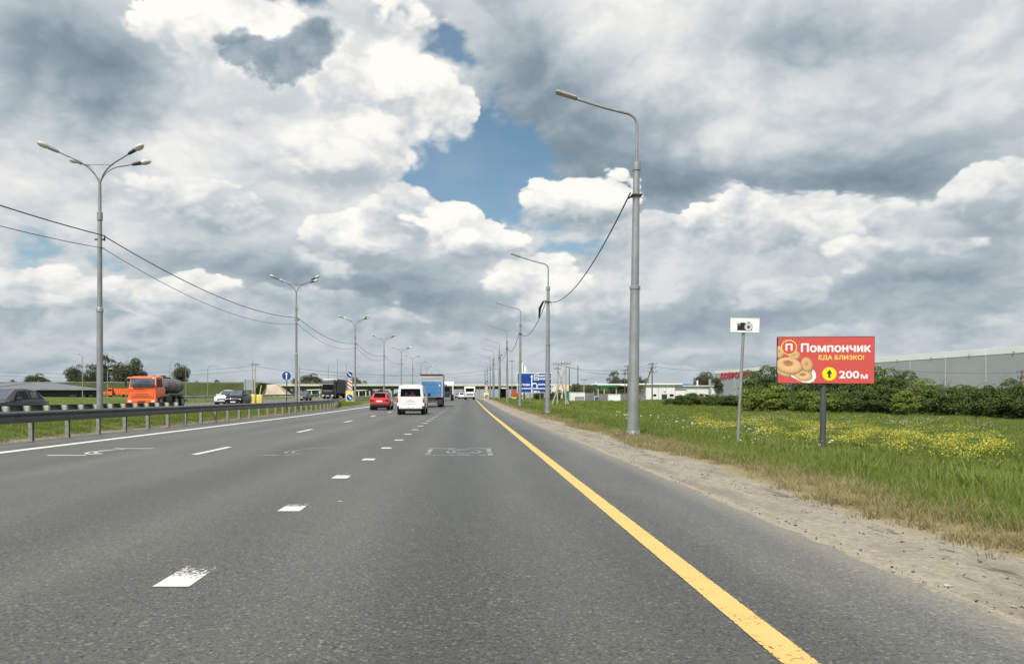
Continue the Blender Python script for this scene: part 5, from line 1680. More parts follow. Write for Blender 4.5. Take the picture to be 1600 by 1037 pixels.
def container(label, cat, name, px0, px1, py0, Y, depth, mat, ribs=True, py1=None, roof=None):
    a, b = at(px0, Y).x, at(px1, Y).x
    g = zr((a + b) / 2, Y); h = H0 + (CY - py0) * Y / F - g
    t = thing(name, label, cat, ((a + b) / 2, Y, g)); w = (b - a) / 2
    bd = part('body', MB().box(-w, w, 0, depth, -.2, h, .03), mat, t, sm=0)
    if ribs:
        n = max(3, int(w * 2 / .6))
        for i in range(n): part('rib', MB().box(-w + 2 * w * (i + .3) / n, -w + 2 * w * (i + .7) / n, -.05, .02, .05, h - .12), mat, bd, sm=0)
    part('frame', MB().box(-w - .03, w + .03, -.06, .06, h - .1, h + .04).box(-w - .03, w + .03, -.06, .06, -.1, .06).box(-w - .04, -w + .06, -.065, .065, -.1, h + .03).box(w - .06, w + .04, -.065, .065, -.1, h + .03), roof or mat, bd, sm=0)
    return t


container('dark green container standing at the edge of the yard by the concrete poles', 'container', 'container', 884, 891, 611, 152, 5, roof_green)
container('white container between the green container and the grey fence', 'container', 'container', 891, 913.5, 613, 150, 2.4, white_matt)
container('small dark grey cabinet standing in front of the white container', 'cabinet', 'cabinet', 899, 912.5, 619.8, 147, .8, grey_film, False)
container('white shipping container set into the grey yard fence beneath the filling station canopy', 'container', 'container', 951, 969, 616, 155, 2.4, white_film)
container('blue and white portable cabin behind the grey yard fence', 'cabin', 'portable_cabin', 928.5, 935.5, 619, 158, 2.2, blue_p, False, roof=white_film)


def fence(label, px0, px1, py0, Y, mat, n):
    a, b = at(px0, Y).x, at(px1, Y).x; g = zr((a + b) / 2, Y); h = H0 + (CY - py0) * Y / F - g
    t = thing('yard_fence', label, 'fence', (a, Y, g)); w = (b - a) / n
    for i in range(n):
        part('fence_panel', MB().box(i * w + .02, (i + 1) * w - .02, 0, .05, -.1, h + .04 * math.sin(i * 3)), mat, t, sm=0)
        part('fence_post', MB().box(i * w - .05, i * w + .05, .05, .15, -.3, h + .1), galv_dull, t, sm=0)


fence_m = pbr('grey_fence_sheet', (0.20, 0.205, 0.21), 0.6, 0.2, 0.12, 0.7, dirt=0.2)
fence('grey sheet fence between the two white containers', 913.5, 928.5, 614, 156, fence_m, 4)
fence('grey sheet fence below the green edge of the canopy', 935.5, 951, 615.5, 156, fence_m, 4)
fence('grey sheet fence right of the white container, behind the nearest lamp post', 969.5, 1009, 616, 157, fence_m, 8)

# red kiosk, dark shelter and white banner beyond the direction sign
container('red-roofed yellow kiosk left of the blue direction sign', 'kiosk', 'kiosk', 800.5, 816, 617, 150, 4, yellow_pl, False)
Y_ = 149.8; a, b = at(799.5, Y_).x, at(816.5, Y_).x; g = zr(a, Y_)
k_ = [o for o in COL.objects if o.name.startswith('kiosk')][0]
m = MB(); h0_ = H0 + (CY - 617.2) * Y_ / F - g; h1_ = H0 + (CY - 607.5) * Y_ / F - g; wv = (b - a) / 2
m.prism([(-wv, -.2, h0_), (wv, -.2, h0_), (wv * .5, -.2, h0_ + (h1_ - h0_) * .45), (-wv * .1, -.2, h1_), (-wv * .75, -.2, h1_)], (0, 4.2, 0)); part('roof', m, brick_red, k_, sm=0)
part('opening', MB().box(-.15, .75, -.05, .02, .05, .75), wall_dark, k_, sm=0)
Y_ = 168; xk = at(786, Y_).x; g = zr(xk, Y_)
t = thing('bus_shelter', 'dark bus shelter beside the far verge lamps', 'bus shelter', (xk, Y_, g))
part('back_panel', MB().box(-.9, .9, 1.5, 1.6, .1, 2.5), wall_dark, t, sm=0); part('side_panel', MB().box(-.9, -.8, 0, 1.5, .1, 2.5), wall_dark, t, sm=0); part('side_panel', MB().box(.6, .9, 0, 1.5, .1, 2.6), black, t, sm=0)
part('roof', MB().box(-1.0, 1.3, -.2, 1.7, 2.5, 2.8, .03), white_matt, t); part('bench', MB().box(-.6, .5, .9, 1.3, .42, .5, .01), grey_film, t)
# advertising pylon and flag behind the blue sign
Y_ = 140; xk = at(814, Y_).x; g = zr(xk, Y_)
t = thing('advertising_pylon', 'slim white pylon standing behind the blue direction sign', 'pylon', (xk, Y_, g))
part('panel', MB().box(-.36, .36, -.1, .1, 1.2, H0 + (CY - 566) * Y_ / F - g, .02), white_film, t); part('post', MB().box(-.1, .1, -.08, .08, -.3, 1.2), galv_dull, t, sm=0)
xk = at(818, Y_).x
t = thing('feather_flag', 'white feather flag with a red tick above the blue direction sign', 'flag', (xk, Y_, g))
hh = H0 + (CY - 568) * Y_ / F - g
part('pole', MB().tube([(0, 0, 0), (0, 0, hh - .6), (.15, 0, hh)], .035, 6), galv_dull, t)
m = MB(); m.prism([(.04, 0, hh - 3.2), (.75, 0, hh - 3.1), (.72, 0, hh - 1.9), (.48, 0, hh - .7), (.15, 0, hh)], (0, .015, 0)); fl_ = part('cloth', m, white_film, t, sm=0)
m = MB(); m.prism([(.12, -.012, hh - 1.9), (.28, -.012, hh - 2.15), (.6, -.012, hh - 1.5), (.52, -.012, hh - 1.42), (.28, -.012, hh - 1.95), (.18, -.012, hh - 1.8)], (0, .005, 0)); part('tick', m, wh_red, fl_, sm=0)

# ================================================================== low dark building on the left
g0 = zr(-75, 120)
t = thing('low_shed', 'long low dark building with a grey sheet roof at the left edge', 'building', (0, 0, g0 - .25))
xe, xr = at(150, 122).x, at(86, 136).x
ez, rz_ = H0 + (CY - 608.0) * 121 / F - g0 + .25, H0 + (CY - 597.6) * 135 / F - g0 + .25
xb = at(151, 147).x; xc = at(152, 148.5).x
part('wall', MB().prism([(-190, 122.5, -.5), (xe + .8, 122.5, -.5), (xb, 147, -.5), (-190, 147, -.5)], (0, 0, ez + .5)), wall_dark, t, sm=0)
for i in range(14):
    xa = -190 + i * 8.95
    part('wall_panel', MB().box(xa + .05, xa + 8.85, 122.4, 122.52, .0, ez - .1), wall_dark, t, sm=0)
m = MB(); m.add([(-191, 121.5, ez), (xe + 1.5, 121.5, ez), (xr, 135, rz_), (-191, 135, rz_), (-191, 148.5, ez), (xc, 148.5, ez)], [(0, 1, 2, 3), (3, 2, 5, 4), (1, 5, 2), (0, 4, 5, 1), (0, 3, 4)])
rf = part('roof', m, roof_grey, t, sm=0)
for i in range(24):
    xa = -190 + i * 5; 
    if xa < xr: part('roof_seam', MB().tube([(xa, 121.5, ez + .03), (xa, 135, rz_ + .03)], .05, 4), roof_grey, rf, sm=0)
part('gutter', MB().box(-191, xe + 1.5, 121.35, 121.5, ez - .12, ez + .06), galv_dull, t, sm=0)
for px in (112, 131, 138):
    x = at(px, 122).x; part('window', MB().box(x - .6, x + .6, 122.3, 122.45, ez - 1.3, ez - .9), glass_sky, t, sm=0)

# grey back of a road sign on two legs, left
Y_ = 150; xk = at(391, Y_).x; g = zr(xk, Y_)
t = thing('sign_back', 'pale grey back of a large road sign in front of the embankment', 'road sign', (xk, Y_, g))
h0_, h1_ = H0 + (CY - 609) * Y_ / F - g, H0 + (CY - 593) * Y_ / F - g
for i in range(3): part('panel', MB().box(-1.3, .95, -.05, .05, h0_ + (h1_ - h0_) * i / 3 + .01, h0_ + (h1_ - h0_) * (i + 1) / 3 - .01), barrier_grey, t, sm=0)
for x in (-1.0, .7): part('leg', MB().cyl((x, -.1, -.2), (x, -.1, h1_), .06, None, 8), galv, t)

# white canopies far left under the bridge
for px0, px1, py, Yc, lab in ((479, 500, 608.5, 300, 'small white canopy with sloping roof far left of the dark lorry'), (554, 572, 609.3, 320, 'thin white canopy on posts behind the striped gore marker')):
    a, b = at(px0, Yc).x, at(px1, Yc).x; g = zr((a + b) / 2, Yc); h = H0 + (CY - py) * Yc / F - g; w = (b - a) / 2
    t = thing('canopy', lab, 'canopy', ((a + b) / 2, Yc, g))
    m = MB(); m.prism([(-w, 0, h - .35), (w, 0, h - .1), (w, 0, h + .15), (-w, 0, h)], (0, 5, 0)); part('roof', m, white_film, t, sm=0)
    for x in (-w * .3, w * .93): part('post', MB().box(x - .18, x + .18, .3, .6, -.3, h - .2), white_matt, t, sm=0)

# ================================================================== utility poles
def util_pole(label, px, py_top, Y, arms=2, brace=None, lean=0.0, mat=None, r=.13):
    x = at(px, Y).x; g = zr(x, Y); h = H0 + (CY - py_top) * Y / F - g
    t = thing('utility_pole', label, 'utility pole', (x, Y, g))
    part('pole', MB().cyl((0, 0, -.3), (lean, 0, h), r, r * .7, 8), mat or pole_conc, t)
    for i in range(arms):
        z = h - .35 - .7 * i; w = .70 - .15 * (i % 2)
        c = part('crossarm', MB().box(lean - w, lean + w, -.06, .06, z - .035, z + .035), dark_steel, t, sm=0)
        for xx in (-w, -w * .35, w * .35, w): part('insulator', MB().tube([(lean + xx, 0, z + .05), (lean + xx, 0, z + .14), (lean + xx, 0, z + .28)], [.02, .055, .04], 6), dark_steel, c)
    if brace: part('brace', MB().cyl((brace, .2, -.3), (lean, .1, h - .9), r * .85, r * .7, 8), mat or pole_conc, t)
    return t


wood = pbr('weathered_wood', (0.16, 0.125, 0.09), 0.9, 0, 0.2, 2)
util_pole('braced concrete pole carrying insulators in front of the white building', 1019, 566, 128, 3, -2.6, mat=wood, r=.14)
util_pole('straight concrete pole with crossarm just left of the nearest lamp post', 981, 570, 150, 3, mat=wood, r=.13)
util_pole('thin wooden pole left of the nearest lamp post, under the trees', 976.5, 577, 160, 2, mat=wood, r=.11)
util_pole('leaning concrete pole of the frame right of the blue direction sign', 871, 566, 118, 2, 1.9, r=.14)
util_pole('concrete pole with a long brace leaning right of the blue direction sign', 884, 565, 116, 1, -2.35, r=.14)
util_pole('dark slim pole beyond the frame poles', 889.5, 573, 170, 0, r=.12, mat=dark_steel)
util_pole('tall dark slim pole between the frame poles and the canopy', 903, 571, 175, 0, r=.12, mat=dark_steel)
util_pole('short pole with a lamp behind the grey yard fence', 912.5, 591, 162, 1, r=.11)
util_pole('left pole of the concrete pair behind the black people carrier', 394.5, 561, 128, 0, r=.10)
util_pole('right pole of the concrete pair behind the black people carrier', 398.5, 567, 126, 1, r=.11)
util_pole('bare concrete pole right of the second median lamp', 467.5, 572, 110, 0, r=.13)
util_pole('wooden pole with insulators at the right edge in front of the warehouse', 1597, 578, 100, 3, -1.2, r=.15, mat=wood)
util_pole('slim dark mast beyond the far verge lamps', 770, 560, 185, 0, r=.11, mat=galv_dull)
util_pole('second slim mast beyond the far verge lamps', 782, 553, 180, 1, r=.12, mat=galv_dull)
util_pole('pale slim mast left of the second blue direction signpost', 800, 562, 175, 1, r=.11, mat=galv_dull)
pw = lambda px, py, Y: at(px, Y, py)
cable('power_line', 'thin power lines crossing from the braced pole to the frame poles', [(pw(1019, 569, 128), pw(871, 570, 118), 1.0), (pw(1019, 576, 128), pw(884, 572, 116), 1.1), (pw(1019, 572, 128), pw(981, 574, 150), .4)], .02)
cable('power_line', 'thin power lines running right towards the warehouse from the braced pole', [(pw(1019, 572, 128), pw(1250, 560, 110), 1.2), (pw(1250, 560, 110), pw(1597, 582, 100), .8)], .018)
cable('power_line', 'faint power lines crossing the sky above the bridge', [(pw(398, 572, 126), pw(640, 585, 230), 1.2), (pw(640, 585, 230), pw(770, 583, 185), .8), (pw(467, 576, 110), pw(782, 575, 180), 1.4)], .022)
cable('power_line', 'faint power lines above the left embankment', [(pw(-40, 584, 126), pw(398, 578, 126), 1.0), (pw(-40, 579, 126), pw(394, 572, 126), .9)], .018)


def thin_lamp(label, px, py_top, Y, arm=1.6):
    x = at(px, Y).x; g = zr(x, Y); h = H0 + (CY - py_top) * Y / F - g
    t = thing('street_lamp', label, 'street lamp', (x, Y, g), 0, 'thin distant street lamps')
    part('pole', MB().tube([(0, 0, -.3), (0, 0, h - .5), (arm * .25, 0, h - .1), (arm, 0, h)], [.075, .05, .035, .03], 7), galv_dull, t)
    part('lamp_head', MB().box(arm - .1, arm + .5, -.12, .12, h - .04, h + .09, .04), lamp_glass, t)


for px, py, Y, arm, lab in ((129, 553, 110, -.9, 'thin street lamp between the shed and the orange tipper'), (168, 576, 110, .3, 'thin pole beside the orange tipper lorry'),
                       (265.5, 565, 150, 1.0, 'thin street lamp left of the round tree on the embankment'), (290.5, 568, 160, .4, 'thin pole in front of the round tree on the embankment'), (324.5, 571, 140, 2.0, 'thin street lamp behind the white crossover'),
                       (513, 567, 170, -3.2, 'thin street lamp above the dark articulated lorry'), (527, 560, 180, .4, 'thin mast right of the dark articulated lorry'),
                       (541, 568, 150, .3, 'thin mast left of the gore marker'), (685, 575, 210, .4, 'thin mast above the blue lorry'), (667, 572, 220, .4, 'thin mast above the left half of the blue lorry')):
    thin_lamp(lab, px, py, Y, arm)

# ================================================================== vegetation
def np_mesh(name, V, k):
    """mesh of separate k-gons, V: (n*k, 3)"""
    n = len(V) // k
    me = bpy.data.meshes.new(name)
    me.vertices.add(n * k); me.vertices.foreach_set('co', V.astype(np.float32).ravel())
    me.loops.add(n * k); me.loops.foreach_set('vertex_index', np.arange(n * k, dtype=np.int32))
    me.polygons.add(n); me.polygons.foreach_set('loop_start', np.arange(0, n * k, k, dtype=np.int32)); me.polygons.foreach_set('loop_total', np.full(n, k, np.int32))
    me.update(calc_edges=True)
    return me


def crown_mesh(name, seed, w, h, n, leaf, shape='round', clumps=26, gap=0.0):
    """leaf-sized faces gathered in clumps on an uneven shell; base of the crown at z = 0"""
    r = np.random.default_rng(seed)
    # clump centres
    C = []
    while len(C) < clumps:
        p = r.uniform(-1, 1, 3)
        d = np.linalg.norm(p)
        if d > 1 or d < .35: continue
        z = (p[2] + 1) / 2
        if shape == 'poplar': lim = .35 + .65 * math.sin(math.pi * min(1, .15 + z * .85))
        elif shape == 'bush': lim = 1.0 if z < .45 else math.sqrt(max(0, 1 - ((z - .45) / .58) ** 2)) * (.75 + .4 * r.random())
        else: lim = math.sqrt(max(0, 1 - (2 * z - 1) ** 2)) ** .7 + .1
        if math.hypot(p[0], p[1]) > lim: continue
        C.append((p[0] * w / 2 * .82, p[1] * w / 2 * .82, z * h * .90 + h * .03))
    C = np.array(C)
    rad_ = (w + h) / 2 * r.uniform(.10, .21, clumps)
    wts = rad_ ** 2; idx = r.choice(clumps, n, p=wts / wts.sum())
    u = r.normal(size=(n, 3)); u /= np.linalg.norm(u, axis=1, keepdims=True)
    u[:, 2] = np.where(r.random(n) < .6, np.abs(u[:, 2]), u[:, 2])
    P = C[idx] + u * (rad_[idx] * (0.55 + 0.5 * r.random(n) ** .5))[:, None] * np.array([1, 1, .8])
    # stray twigs
    st = r.random(n) < .06
    P[st] += u[st] * (rad_[idx][st] * r.uniform(.2, .8, st.sum()))[:, None]
    P[:, 2] = np.maximum(P[:, 2], .02)
    nrm = u * .7 + r.normal(size=(n, 3)) * .6 + np.array([0, 0, .35]); nrm /= np.linalg.norm(nrm, axis=1, keepdims=True)
    t = np.cross(nrm, r.normal(size=(n, 3))); t /= np.linalg.norm(t, axis=1, keepdims=True)
    b = np.cross(nrm, t)
    s = leaf * r.uniform(.55, 1.35, n)[:, None]
    V = np.stack([P - t * s * .5, P + b * s * .32 + nrm * s * .06, P + t * s * .5, P - b * s * .32 + nrm * s * .06], 1).reshape(-1, 3)
    return np_mesh(name, V, 4), C


def trunk_mesh(h, r, C, nb=6, seed=0):
    q = random.Random(seed)
    m = MB(); m.tube([(0, 0, -.4), (.03 * h * q.uniform(-.3, .3), 0, h * .35), (.02 * h, .01 * h, h * .7), (0, 0, h * .95)], [r, r * .75, r * .5, r * .15], 8)
    for c in random.Random(seed).sample(list(map(tuple, C)), min(nb, len(C))):
        z0 = h * q.uniform(.25, .6); m.tube([(0, 0, z0), (c[0] * .5, c[1] * .5, (z0 + c[2]) * .5 + .1 * h), c], [r * .4, r * .25, r * .08], 5)
    return m.mesh('trunk', 60)


CR = {}


def protos():
    for k, (shape, w, h, n, leaf, cl) in dict(
            bush_a=('bush', 4.2, 3.4, 9000, .19, 46), bush_b=('bush', 4.8, 3.2, 9500, .19, 54), bush_c=('bush', 3.8, 3.8, 8500, .20, 40), bush_d=('bush', 5.4, 3.0, 9500, .18, 60),
            tree_a=('round', 6.0, 6.5, 9500, .26, 46), tree_b=('round', 5.0, 7.2, 9000, .26, 42), tree_c=('round', 6.8, 6.2, 10000, .26, 54), tree_d=('poplar', 3.6, 8.0, 4200, .36, 26)).items():
        CR[k] = crown_mesh('crown', hash_seed(k), w, h, n, leaf, shape, cl)


twig_m = pbr('grey_twigs', (0.17, 0.15, 0.125), 0.9, 0, 0.2, 3)


def hash_seed(s): return sum((i + 1) * ord(c) for i, c in enumerate(s)) * 7919 % 100003


protos()
CRM = {}


def crown_of(kind, mat):
    if (kind, mat.name) not in CRM:
        me = CR[kind][0].copy(); me.materials.clear(); me.materials.append(mat); CRM[(kind, mat.name)] = me
    return CRM[(kind, mat.name)]


TRK = {}


def plant(name, label, cat, kind, mat, loc, sx, sz, rz, group=None, trunk=True, tr_h=0.0):
    t = thing(name, label, cat, loc, rz, group)
    c = link('crown', crown_of(kind, mat), None, t, (0, 0, tr_h)); c.scale = (sx, sx, sz)
    if trunk:
        if kind not in TRK:
            me = trunk_mesh(6.2 if kind.startswith('tree') else 2.4, .16 if kind.startswith('tree') else .07, CR[kind][1], 6, hash_seed(kind)); me.materials.append(bark); TRK[kind] = me
        k = link('trunk', TRK[kind], None, t); k.scale = (sx, sx, sz * (1 + .12 * (tr_h > 0)))
    return t


SIZE = dict(bush_a=(4.2, 3.4), bush_b=(4.8, 3.2), bush_c=(3.8, 3.8), bush_d=(5.4, 3.0), tree_a=(6, 6.5), tree_b=(5, 7.2), tree_c=(6.8, 6.2), tree_d=(3.6, 8))


def plant_px(name, label, cat, kind, mat, px, py, wpx, Y, group=None, tr=0.0, trunk=True, sink=0.0, rz=None):
    x = at(px, Y).x; g = zr(x, Y) - sink
    h = H0 + (CY - py) * Y / F - g; w = wpx * Y / F
    sw, sh = SIZE[kind]
    return plant(name, label, cat, kind, mat, (x, Y, g), w / sw, (h - tr * h) / sh, rz if rz is not None else RND.uniform(0, 6.28), group, trunk, tr * h)


# front row of the hedge right of the lamp post (ordinals count from the camera sign to the right edge)
front = [(1180, 606, 52, 93, leaf_light, 'bush_a'), (1212, 604, 56, 91, leaf_light, 'bush_c'), (1246, 610, 56, 89, leaf_mid, 'bush_b'), (1280, 611, 58, 88, leaf_light, 'bush_a'), (1318, 612, 60, 88, leaf_mid, 'bush_d'),
         (1354, 608, 62, 86, leaf_dark, 'bush_b'), (1388, 606, 58, 85, leaf_dark, 'bush_c'), (1412, 612, 46, 82, leaf_light, 'bush_c'), (1446, 602, 66, 85, leaf_mid, 'bush_b'), (1482, 604, 64, 80, leaf_dark, 'bush_a'),
         (1520, 604, 66, 77, leaf_dark, 'bush_d'), (1556, 603, 66, 75, leaf_dark, 'bush_b'), (1590, 600, 66, 73, leaf_dark, 'bush_a'), (1626, 598, 70, 71, leaf_dark, 'bush_d'), (1664, 600, 70, 69, leaf_dark, 'bush_b')]
tint = {'dark_leaves': 'dark green', 'green_leaves': 'mid green', 'fresh_leaves': 'pale yellow-green'}
for i, (px, py, w, Y, mt, kd) in enumerate(front):
    plant_px('bush', f'{tint[mt.name]} bush, {ORD[i].replace("nearest", "first")} along the front of the hedge from the camera sign rightwards', 'bush', kd, mt, px, py, w, Y, 'front row of the hedge')
back = [(1180, 574, 42, 101, leaf_mid, 'tree_b'), (1210, 566, 50, 100, leaf_dark, 'tree_b'), (1262, 584, 58, 98, leaf_dark, 'tree_a'), (1306, 588, 60, 97, leaf_dark, 'tree_c'), (1348, 582, 58, 96, leaf_dark, 'tree_a'),
        (1382, 569, 58, 95, leaf_mid, 'tree_b'), (1412, 576, 48, 94, leaf_dark, 'tree_a'), (1436, 588, 44, 92, leaf_light, 'tree_b'), (1470, 600, 50, 92, leaf_mid, 'tree_c'), (1510, 600, 50, 90, leaf_dark, 'tree_c'), (1580, 588, 34, 88, leaf_dark, 'tree_b')]
for i, (px, py, w, Y, mt, kd) in enumerate(back):
    plant_px('tree', f'{tint[mt.name]} small tree, {ORD[i].replace("nearest", "first")} in the row behind the hedge counted rightwards', 'tree', kd, mt, px, py, w, Y, 'trees behind the hedge')
for i, (px, py, w) in enumerate(((1048, 622, 30), (1066, 617, 34), (1088, 613.5, 44), (1116, 616, 44), (1143, 617, 46), (1165, 617, 40))):
    plant_px('bush', f'dark bush, {ORD[i].replace("nearest", "first")} from the left in the clump before the white building', 'bush', ('bush_d', 'bush_b', 'bush_a')[i % 3], leaf_dark, px, py, w, 118 - i * 1.5, 'bushes before the white building')
# trees behind the filling station and the warehouse corner
for lab, px, py, w, Y, kd, mt in (('loose grey-green tree behind the canopy, left of the nearest lamp post', 958, 577, 20, 215, 'tree_b', leaf_far), ('lower ragged tree left of the nearest lamp post', 976, 582, 18, 215, 'tree_d', leaf_far),
                                ('small tree just right of the nearest lamp post', 1000, 586, 14, 215, 'tree_a', leaf_far), ('smaller tree behind the brace of the concrete pole', 1010, 589, 14, 215, 'tree_b', leaf_far),
                                ('tree between the white building and the warehouse corner', 1100, 579, 32, 215, 'tree_a', leaf_far),
                                ('thin half-bare tree in front of the warehouse corner', 1122, 580, 14, 160, 'tree_d', leaf_far),
                                ('dark tree standing behind the concrete frame poles', 872, 607, 14, 165, 'tree_b', leaf_dark), ('bushy tree below the blue direction sign, left half', 842, 611, 22, 160, 'tree_a', leaf_dark),
                                ('bushy tree below the blue direction sign, right half', 860, 610, 18, 162, 'tree_c', leaf_dark), ('round bush on the slope behind the green container', 900, 600, 26, 300, 'bush_b', leaf_far), ('second round bush on the slope behind the yard', 922, 602, 22, 300, 'bush_d', leaf_far),
                                ('wide bush under the green edge of the canopy', 948, 606, 44, 230, 'bush_d', leaf_mid)):
    plant_px('tree' if 'tree' in kd else 'bush', lab, 'tree' if 'tree' in kd else 'bush', kd, mt, px, py, w, Y, None, .12 if 'tree' in kd else 0)
# bare twiggy shrubs sticking out of the hedge
for lab, px, py, Y in (('bare grey shrub rising above the hedge, right of the billboard', 1428, 586, 89), ('leafless twigs standing above the hedge against the warehouse wall', 1476, 585, 88)):
    x = at(px, Y).x; g = zr(x, Y); h = H0 + (CY - py) * Y / F - g
    t = thing('bare_shrub', lab, 'shrub', (x, Y, g)); q_ = random.Random(px)
    m = MB()
    for _ in range(9):
        a = q_.uniform(0, 6.28); r_ = q_.uniform(.2, 1.1); top = (math.cos(a) * r_, math.sin(a) * r_, h * q_.uniform(.75, 1.0))
        m.tube([(0, 0, 0), (top[0] * .35, top[1] * .35, h * .5), top], [.05, .035, .012], 5)
        for _ in range(3):
            k = q_.uniform(.45, .9); b_ = Vector(top) * k; m.tube([b_, b_ + Vector((q_.uniform(-.6, .6), q_.uniform(-.6, .6), q_.uniform(.2, .8)))], [.025, .008], 4)
    part('branches', m, twig_m, t)
# trees above the left embankment
left = [('tiny tree left of the low bushy clump above the shed roof', 8, 591, 9, 'tree_d'), ('small dark tree between two gaps above the shed roof', 22, 592, 14, 'tree_a'), ('low bushy clump of leaves above the shed roof', 55, 583, 40, 'tree_c'), ('low tree at the right end of the bushy clump', 78, 592, 14, 'tree_a'),
        ('leftmost tree of the tall group behind the nearest median lamp', 117, 569, 32, 'tree_c'), ('tree directly behind the nearest median lamp post', 141, 566, 24, 'tree_b'), ('tallest tree of the group, right of the nearest median lamp', 165, 551, 34, 'tree_b'),
        ('rounded tree of the group between the tallest and the ragged tree', 186, 563, 22, 'tree_a'), ('broad ragged tree at the right of the tall group', 206, 557, 36, 'tree_a'), ('slim tree at the right end of the tall group', 222, 569, 14, 'tree_d'), ('small tree behind the roof of the orange tanker', 239, 585, 12, 'tree_a'),
        ('lone round tree right of the orange tanker', 283, 567, 30, 'tree_c'), ('tiny sapling on the embankment above the white crossover', 340, 586, 10, 'tree_d'),
        ('low bush on the embankment above the white crossover', 308, 594, 10, 'tree_a'), ('broad round tree behind the bridge, right of the second median lamp', 484, 583, 42, 'tree_c'), ('low tree behind the bridge at the gore marker', 556, 588, 24, 'tree_a'), ('small tree right of the gore marker behind the bridge', 571, 593, 10, 'tree_b'),
        ('bush at the left end of the bridge', 462, 590, 14, 'tree_a')]
for i, (lab, px, py, w, kd) in enumerate(left):
    plant_px('tree', lab, 'tree', kd, leaf_far, px, py, w, 415 if px < 450 else 430, 'trees above the far embankment', .10)


def woods():
    """the low far edge of the woods under the bridge and beyond the fields"""
    V = []
    r = np.random.default_rng(5)
    parts_ = []
    for xa, xb, Y, h in ((-260, -30, 520, 6.5), (60, 700, 560, 8.0), (-1500, -260, 700, 13)):
        n = int((xb - xa) * 26)
        x = r.uniform(xa, xb, n); top = h * (.55 + .3 * np.sin(x * .11) * np.sin(x * .037 + 1) + .15 * np.sin(x * .5))
        z = np.maximum(.2, top) * r.random(n) ** .8; y = Y + r.uniform(0, 9, n)
        parts_.append(np.stack([x, y, z + .3], 1))
    P = np.concatenate(parts_); n = len(P)
    nrm = r.normal(size=(n, 3)); nrm[:, 1] -= .8; nrm /= np.linalg.norm(nrm, axis=1, keepdims=True)
    t = np.cross(nrm, r.normal(size=(n, 3))); t /= np.linalg.norm(t, axis=1, keepdims=True); b = np.cross(nrm, t)
    s = r.uniform(.6, 1.5, n)[:, None]
    return np_mesh('distant_woods', np.stack([P - t * s, P + b * s * .7, P + t * s, P - b * s * .7], 1).reshape(-1, 3), 4)


o = link('distant_woods', woods(), leaf_far); tag(o, 'low far-off woods along the horizon and behind the bridge', 'woods', None, 'stuff')

# ================================================================== grass: tufts set out one by one on the ground
def tuft(seed, nb, rad_, h, lean, wid, head=None):
    r = np.random.default_rng(seed); Q = []
    for _ in range(nb):
        a = r.uniform(0, 6.283); d = rad_ * math.sqrt(r.random()); p = np.array([d * math.cos(a), d * math.sin(a), -.03])
        la = a + r.normal(0, .9); L = lean * (.3 + r.random()); hh = h * r.uniform(.55, 1.15)
        dir_ = np.array([math.cos(la), math.sin(la), 0]); sidev = np.array([-math.sin(la + r.normal(0, .7)), math.cos(la), 0]) * wid * r.uniform(.6, 1.3)
        p1 = p + dir_ * L * hh * .25 + [0, 0, hh * .55]; p2 = p + dir_ * L * hh * .85 + [0, 0, hh]
        Q += [p - sidev, p + sidev, p1 + sidev * .75, p1 - sidev * .75]
        Q += [p1 - sidev * .75, p1 + sidev * .75, p2 + sidev * .08, p2 - sidev * .08]
    return np.array(Q)


def heads(seed, n, rad_, h, size, flat):
    r = np.random.default_rng(seed); Q = []
    for _ in range(n):
        c = np.array([r.normal(0, rad_), r.normal(0, rad_), h * r.uniform(.8, 1.15)])
        for _ in range(3):
            nrm = np.array([r.normal(0, 1), r.normal(0, 1), 1.4 if flat else .5]); nrm /= np.linalg.norm(nrm)
            t = np.cross(nrm, r.normal(size=3)); t /= np.linalg.norm(t); b = np.cross(nrm, t); s = size * r.uniform(.6, 1.3); o_ = r.normal(0, size * .6, 3) * [1, 1, .4]
            Q += [c + o_ - t * s, c + o_ + b * s, c + o_ + t * s, c + o_ - b * s]
    return np.array(Q)


def variant(quads_mats):
    V = np.concatenate([q for q, _ in quads_mats]); me = np_mesh('tuft', V, 4); k = 0
    mi = []
    for j, (q, m) in enumerate(quads_mats): me.materials.append(m); mi += [j] * (len(q) // 4)
    me.polygons.foreach_set('material_index', np.array(mi, np.int32))
    return me


